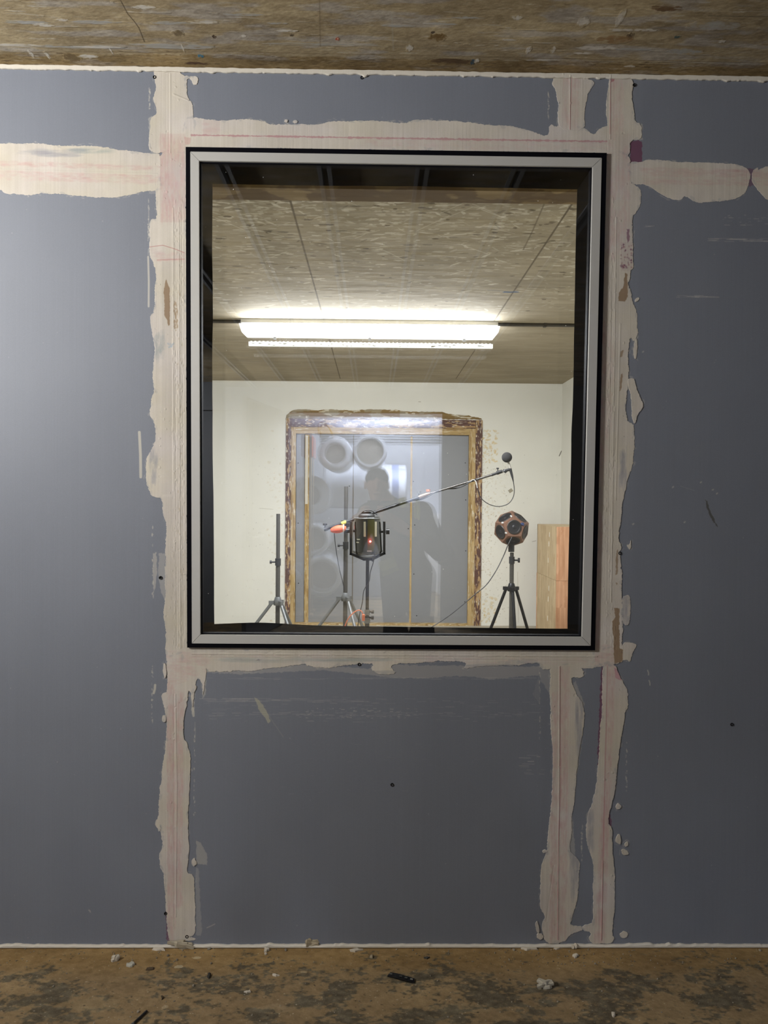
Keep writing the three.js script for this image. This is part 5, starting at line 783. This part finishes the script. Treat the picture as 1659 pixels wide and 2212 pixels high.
{
  const person = thing('person', 'person in dark jacket taking the photograph, mirrored in the glass', 'person');
  const Z = 2.78, head = [0.02, 1.51, 2.64];
  const hip = [0.24, 0.9, Z], chest = [0.16, 1.2, Z - 0.02], sR = [0.34, 1.31, Z - 0.03, 0.075], sL = [-0.03, 1.3, Z - 0.05, 0.075], eR = [0.47, 1.04, 2.62, 0.058], eL = [-0.15, 1.05, 2.6, 0.058], wR = [0.1, 1.28, 2.44, 0.04], wL = [-0.11, 1.27, 2.43, 0.04];
  const bones = [
    [[hip[0], 0.86, Z, 0.15], [hip[0] - 0.03, 1.02, Z, 0.15]], [[hip[0] - 0.03, 1.02, Z, 0.15], [chest[0], chest[1], chest[2], 0.165]], [[chest[0], chest[1], chest[2], 0.16], [0.12, 1.32, Z - 0.05, 0.1]],
    [sR, sL], [[0.1, 1.34, Z - 0.06, 0.07], [0.05, 1.42, 2.69, 0.058]], [[0.05, 1.42, 2.69, 0.055], [head[0], head[1] - 0.04, head[2] + 0.03, 0.06]],
    [sR, eR], [eR, wR], [sL, eL], [eL, wL],
    [[0.33, 0.88, Z, 0.105], [0.34, 0.48, Z - 0.05, 0.072]], [[0.34, 0.48, Z - 0.05, 0.07], [0.36, 0.1, Z + 0.02, 0.05]], [[0.15, 0.88, Z, 0.105], [0.15, 0.48, Z - 0.06, 0.072]], [[0.15, 0.48, Z - 0.06, 0.07], [0.14, 0.1, Z + 0.01, 0.05]],
    [[0.36, 0.055, Z + 0.05, 0.052], [0.38, 0.042, Z - 0.16, 0.04]], [[0.14, 0.055, Z + 0.04, 0.052], [0.12, 0.042, Z - 0.17, 0.04]],
  ];
  const body = march(V3(0.16, 0.84, 2.68), 1.76, 128, bonesSdf(bones, 0.05));
  // head: skull, jaw, nose, ears, brow
  const hx = head[0], hy = head[1], hz = head[2];
  const headSdf = (x, y, z) => { let d = smin(Math.hypot((x - hx) / 0.95, (y - hy - 0.02) / 1.05, (z - hz - 0.01) / 1.15) - 0.078, cone(x, y, z, [hx, hy - 0.03, hz - 0.03, 0.058], [hx, hy - 0.095, hz - 0.045, 0.034]), 0.04); d = smin(d, cone(x, y, z, [hx, hy + 0.005, hz - 0.088, 0.009], [hx, hy - 0.03, hz - 0.104, 0.013]), 0.012); for (const s of [-1, 1]) { d = smin(d, cone(x, y, z, [hx + s * 0.078, hy + 0.015, hz + 0.01, 0.008], [hx + s * 0.08, hy - 0.025, hz + 0.004, 0.009]), 0.01); d = Math.max(d, -(Math.hypot(x - hx - s * 0.032, y - hy - 0.004, z - hz + 0.1) - 0.014)); } d = smin(d, cone(x, y, z, [hx - 0.02, hy - 0.062, hz - 0.086, 0.006], [hx + 0.02, hy - 0.062, hz - 0.086, 0.006]), 0.006); return smin(d, cone(x, y, z, [hx + 0.01, hy - 0.08, hz + 0.03, 0.055], [0.05, 1.4, 2.69, 0.056]), 0.03); };
  const headGeo = march(V3(hx + 0.01, hy - 0.01, hz), 0.32, 72, headSdf);
  // hands: palms with five fingers closed round the phone's edges
  const hand = (s) => {
    const w = s > 0 ? wR : wL, ex = s > 0 ? 0.042 : -0.047, palm = [[w[0], w[1], w[2], 0.03], [ex + s * 0.022, 1.315, 2.365, 0.024]], list = [palm, [[ex + s * 0.026, 1.33, 2.37, 0.02], [ex + s * 0.02, 1.29, 2.37, 0.02]]];
    [[1.352, 0.06], [1.333, 0.066], [1.313, 0.06], [1.294, 0.05]].forEach(([y, L]) => { const k = [ex + s * 0.028, y - 0.004, 2.352, 0.0095], m = [ex + s * 0.012, y + 0.004, 2.304, 0.0088], t = [ex - s * (L - 0.046), y + 0.006, 2.299, 0.0078]; list.push([[ex + s * 0.03, y - 0.012, 2.368, 0.011], k], [k, m], [m, t]); });
    list.push([[ex + s * 0.03, 1.31, 2.385, 0.014], [ex + s * 0.012, 1.335, 2.352, 0.0105]], [[ex + s * 0.012, 1.335, 2.352, 0.0105], [ex - s * 0.018, 1.35, 2.336, 0.009]]);
    return march(V3(ex + s * 0.035, 1.315, 2.375), 0.2, 64, bonesSdf(list, 0.006));
  };
  const all = mergeGeometries([body, headGeo, hand(1), hand(-1)].map((g) => { const p = g.attributes.position, c = new Float32Array(p.count * 3), skin = [0.42, 0.25, 0.17], jacket = [0.045, 0.05, 0.045], trousers = [0.02, 0.022, 0.03], shoe = [0.015, 0.013, 0.012]; for (let i = 0; i < p.count; i++) { const x = p.getX(i), y = p.getY(i), z = p.getZ(i); let k = skin; if (g === body) { const cuff = z < 2.47; k = y < 0.11 ? shoe : y < 0.84 ? trousers : (y > 1.4 && z < 2.76 && x < 0.14) || cuff ? skin : jacket; } c.set(k, 3 * i); } g.setAttribute('color', new THREE.BufferAttribute(c, 3)); return g; }));
  mesh('body', all, M({ vertexColors: true, roughness: 0.85 }), person);
  mesh('hair', march(V3(hx, hy + 0.03, hz + 0.02), 0.3, 56, (x, y, z) => { let d = Math.hypot((x - hx) / 0.98, (y - hy - 0.03) / 1.05, (z - hz - 0.02) / 1.16) - 0.086 - (fbm(x * 60, y * 60 + z * 40, 71, 2) - 0.5) * 0.008; d = Math.max(d, -(y - hy - 0.035 + (z - hz) * -0.9 - 0.0)); return d; }), M({ color: lin(0.012, 0.01, 0.008), roughness: 0.7 }), person);
  const hv = M({ color: lin(0.6, 0.66, 0.08), roughness: 0.6 });
  mesh('shoulder_stripe', new THREE.TorusGeometry(0.086, 0.012, 8, 28, 2.6).rotateY(Math.PI / 2).rotateX(-0.5).translate(0.3, 1.315, Z - 0.035), hv, person); mesh('collar_tab', rbox(0.05, 0.07, 0.02, 0.006).rotateZ(0.3).translate(0.2, 1.385, Z - 0.12), hv, person); mesh('pocket_patch', rbox(0.12, 0.1, 0.012, 0.004).rotateZ(0.4).translate(0.1, 0.96, Z - 0.155), M({ color: lin(0.3, 0.33, 0.08), roughness: 0.7 }), person);
  const ph = thing('smartphone', 'dark smartphone held up by the mirrored photographer', 'phone', V3(-0.0025, 1.235, 2.318)); mesh('case', rbox(0.078, 0.165, 0.009, 0.004, 0, 0.0825, 0), M({ color: lin(0.01, 0.01, 0.012), roughness: 0.4 }), ph); mesh('screen', box(0.07, 0.15, 0.0006, 0, 0.0825, 0.0049), M({ color: lin(0.02, 0.02, 0.02), roughness: 0.15 }), ph); mesh('camera_bar', rbox(0.07, 0.022, 0.003, 0.001, 0, 0.137, -0.0055), M({ color: lin(0.02, 0.02, 0.02), roughness: 0.2 }), ph);
}

// =====================================================================================
// DEBRIS ON THE NEAR FLOOR
// =====================================================================================
const chipMat = M({ color: lin(0.56, 0.5, 0.4), roughness: 0.9, bumpMap: texture(fillBump, false), bumpScale: 0.004 }), dirtyChip = M({ color: lin(0.36, 0.3, 0.2), roughness: 0.95 });
function chip(name, px, py, w, d, h, rot, label, mat = chipMat, lumps = 1) {     // an irregular flat flake: w across, d deep, h thick (metres)
  const p = onY(px, py, 0), f = thing(name, label, name === 'plaster_flake' ? 'plaster flake' : 'debris', V3(p.x, 0, p.z)), list = [];
  for (let q = 0; q < lumps; q++) {
    const s = Math.floor(rnd() * 9999), n = 10, pts = [];
    for (let i = 0; i < n; i++) { const a = i / n * Math.PI * 2, k = 0.35 + 1.1 * hash(i, 3, s), sc = lumps > 1 ? rr(0.5, 0.75) : 1; pts.push(new THREE.Vector2(Math.cos(a) * w / 2 * k * sc, Math.sin(a) * d / 2 * k * sc)); }
    const g = extrude(pts, 0, h, h * 0.25).rotateX(-Math.PI / 2);
    const P = g.attributes.position; for (let i = 0; i < P.count; i++) if (P.getY(i) > h * 0.4) P.setY(i, P.getY(i) + (fbm(P.getX(i) * 120, P.getZ(i) * 120, s + 3, 2) - 0.35) * h * 0.9);
    g.computeVertexNormals(); if (lumps > 1) g.rotateZ(rr(-0.2, 0.2)).rotateX(rr(-0.2, 0.2)).translate(rr(-0.25, 0.25) * w, h * 0.35 * q + h * 0.2, rr(-0.2, 0.2) * d); list.push(g.rotateY(rot));
  }
  list.forEach((g, i) => mesh(lumps > 1 ? 'lump' : 'flake', g, mat, f)); return f;
}
chip('plaster_flake', 346, 2051, 0.042, 0.018, 0.004, -0.15, 'thin white plaster flake near the wall, beside the ragged chunk');
chip('plaster_flake', 252, 2073, 0.03, 0.022, 0.008, 0.5, 'crumpled white plaster flake, leftmost of the floor debris', chipMat, 3);
chip('plaster_flake', 282, 2085, 0.04, 0.02, 0.006, -0.45, 'greyish elongated plaster flake behind the crumpled one', M({ color: lin(0.42, 0.4, 0.33), roughness: 0.9 }));
chip('plaster_chunk', 404, 2049, 0.085, 0.02, 0.011, 0.1, 'large ragged plaster chunk lying against the foot of the filled joint', M({ color: lin(0.42, 0.37, 0.27), roughness: 0.95 }), 4);
chip('plaster_flake', 576, 2054, 0.02, 0.014, 0.006, -0.3, 'small white plaster flake midway along the bare wall foot');
chip('plaster_flake', 574, 2062, 0.011, 0.012, 0.004, 0.3, 'tiny white plaster flake just in front of another small one');
chip('plaster_flake', 769, 2055, 0.036, 0.017, 0.005, 0.2, 'white plaster strip lying by the wall under the window middle');
chip('plaster_flake', 803, 2067, 0.012, 0.012, 0.005, 0, 'small round plaster crumb in front of the white strip', dirtyChip);
chip('plaster_flake', 595, 2108, 0.022, 0.012, 0.005, -0.1, 'lone pale plaster flake out on the open floor');
chip('plaster_flake', 535, 2143, 0.015, 0.01, 0.004, 0.2, 'small pale plaster flake nearest to the dark worn patches');
chip('plaster_flake', 1143, 2051, 0.05, 0.012, 0.006, 0.12, 'straight white plaster stick by the wall below the narrow joints');
chip('plaster_flake', 1204, 2050, 0.034, 0.008, 0.004, 0.25, 'narrow plaster sliver at the foot of the double joints');
chip('plaster_flake', 1241, 2050, 0.02, 0.016, 0.009, 0, 'rounded plaster lump at the foot of the double joints', chipMat, 2);
chip('plaster_flake', 1243, 2066, 0.018, 0.016, 0.006, 0.6, 'curled plaster flake in front of the rounded lump');
chip('plaster_flake', 1176, 2135, 0.05, 0.03, 0.007, 0.2, 'crumbled plaster clump far out on the dark worn floor', M({ color: lin(0.42, 0.38, 0.3), roughness: 0.95 }), 5);
chip('plaster_flake', 1325, 2194, 0.014, 0.014, 0.006, 0, 'single pale crumb at the bottom edge of the floor');
chip('dust_heap', 668, 2046, 0.07, 0.022, 0.012, 0, 'low heap of brown sweepings against the wall foot', dirtyChip, 4);
chip('wood_sliver', 326, 2094, 0.026, 0.01, 0.004, 0.1, 'dark brown wood sliver beside the elongated plaster flake', M({ color: lin(0.08, 0.055, 0.03), roughness: 0.9 }));
chip('grit_bit', 452, 2110, 0.012, 0.016, 0.006, 0.4, 'small black grit bit on the open floor', M({ color: lin(0.03, 0.027, 0.022), roughness: 0.9 }));
chip('grit_bit', 351, 2156, 0.008, 0.014, 0.004, 0.2, 'dark speck of grit near the black rod', M({ color: lin(0.05, 0.035, 0.02), roughness: 0.9 }));
chip('metal_clip', 924, 2070, 0.017, 0.008, 0.004, 0.1, 'short dark metal clip lying near the curved black strip', M({ color: lin(0.08, 0.08, 0.08), roughness: 0.5, metalness: 0.4 }));
{ // curved black strip of packaging
  const pts = [[840, 2107], [852, 2112], [866, 2117], [880, 2120], [895, 2121]].map(([x, y]) => onY(x, y, 0)), c = new THREE.CatmullRomCurve3(pts), N = 20, pos = [], w = 0.017, f = thing('black_strip', 'curved black strip of packaging lying on the floor below the window', 'strip', pts[2].clone().setY(0));
  const row = (i, s, y) => { const p = c.getPoint(i / N), t = c.getTangent(i / N), n = V3(-t.z, 0, t.x); return p.addScaledVector(n, s * w / 2).setY(y + 0.006 * Math.sin(i / N * 3.1)).sub(f.position); };
  const q = (a, b, d, e) => { for (const v of [a, b, d, a, d, e]) pos.push(v.x, v.y, v.z); };
  for (let i = 0; i < N; i++) { q(row(i, 1, 0.004), row(i + 1, 1, 0.004), row(i + 1, -1, 0.005), row(i, -1, 0.005)); q(row(i, 1, 0.0005), row(i + 1, 1, 0.0005), row(i + 1, 1, 0.004), row(i, 1, 0.004)); q(row(i, -1, 0.005), row(i + 1, -1, 0.005), row(i + 1, -1, 0.0005), row(i, -1, 0.0005)); q(row(i, -1, 0.0005), row(i + 1, -1, 0.0005), row(i + 1, 1, 0.0005), row(i, 1, 0.0005)); }
  const g = new THREE.BufferGeometry(); g.setAttribute('position', new THREE.BufferAttribute(new Float32Array(pos), 3)); g.computeVertexNormals(); const st = mesh('strip', g, M({ color: lin(0.008, 0.008, 0.009), roughness: 0.4 }), f);
  for (const [i, m] of [[2, 0.1], [10, 0.05], [14, 0.07], [18, 0.16]]) { const p = row(i, 0.1, 0.0062); mesh('mark', box(0.008, 0.0006, 0.006).rotateY(-0.3).translate(p.x, p.y, p.z), M({ color: lin(m, m, m * 0.9), roughness: 0.7 }), st); }
}
{ const a = onY(317, 2184, 0.004), b = onY(268, 2230, 0.004); const f = thing('black_rod', 'thin black rod at the bottom edge of the floor', 'rod', V3(a.x, 0.004, a.z)); mesh('shaft', rod(V3(0, 0, 0), b.clone().sub(a), 0.0032), blackPlastic, f); mesh('tip', rod(b.clone().sub(a).multiplyScalar(0.6), b.clone().sub(a).multiplyScalar(0.66), 0.0042), greyMetal, f); }
{ // countless crumbs along the wall foot
  const g = new THREE.IcosahedronGeometry(1, 0), inst = new THREE.InstancedMesh(g, chipMat, 420), m = new THREE.Matrix4();
  for (let i = 0; i < 420; i++) { const near = rnd() < 0.6, px = near && rnd() < 0.4 ? rr(1080, 1380) : near && rnd() < 0.3 ? rr(240, 470) : rr(0, 1659), p = onY(px, near ? rr(2050, 2085) : rr(2055, 2212), 0), s = rr(0.0008, 0.0022) * (rnd() < 0.08 ? 2 : 1); m.compose(V3(p.x, s * 0.5, p.z), new THREE.Quaternion().setFromEuler(new THREE.Euler(rr(0, 3), rr(0, 3), 0)), V3(s * rr(0.8, 1.8), s, s)); inst.setMatrixAt(i, m); inst.setColorAt(i, lin(0.95, 0.92, 0.86).multiplyScalar(rr(0.45, 1))); }
  inst.name = 'plaster_crumbs'; inst.castShadow = inst.receiveShadow = true; tag(inst, 'scattered plaster crumbs and grit along the wall foot', 'crumbs', null, 'stuff'); scene.add(inst);
}

renderer.render(scene, camera);
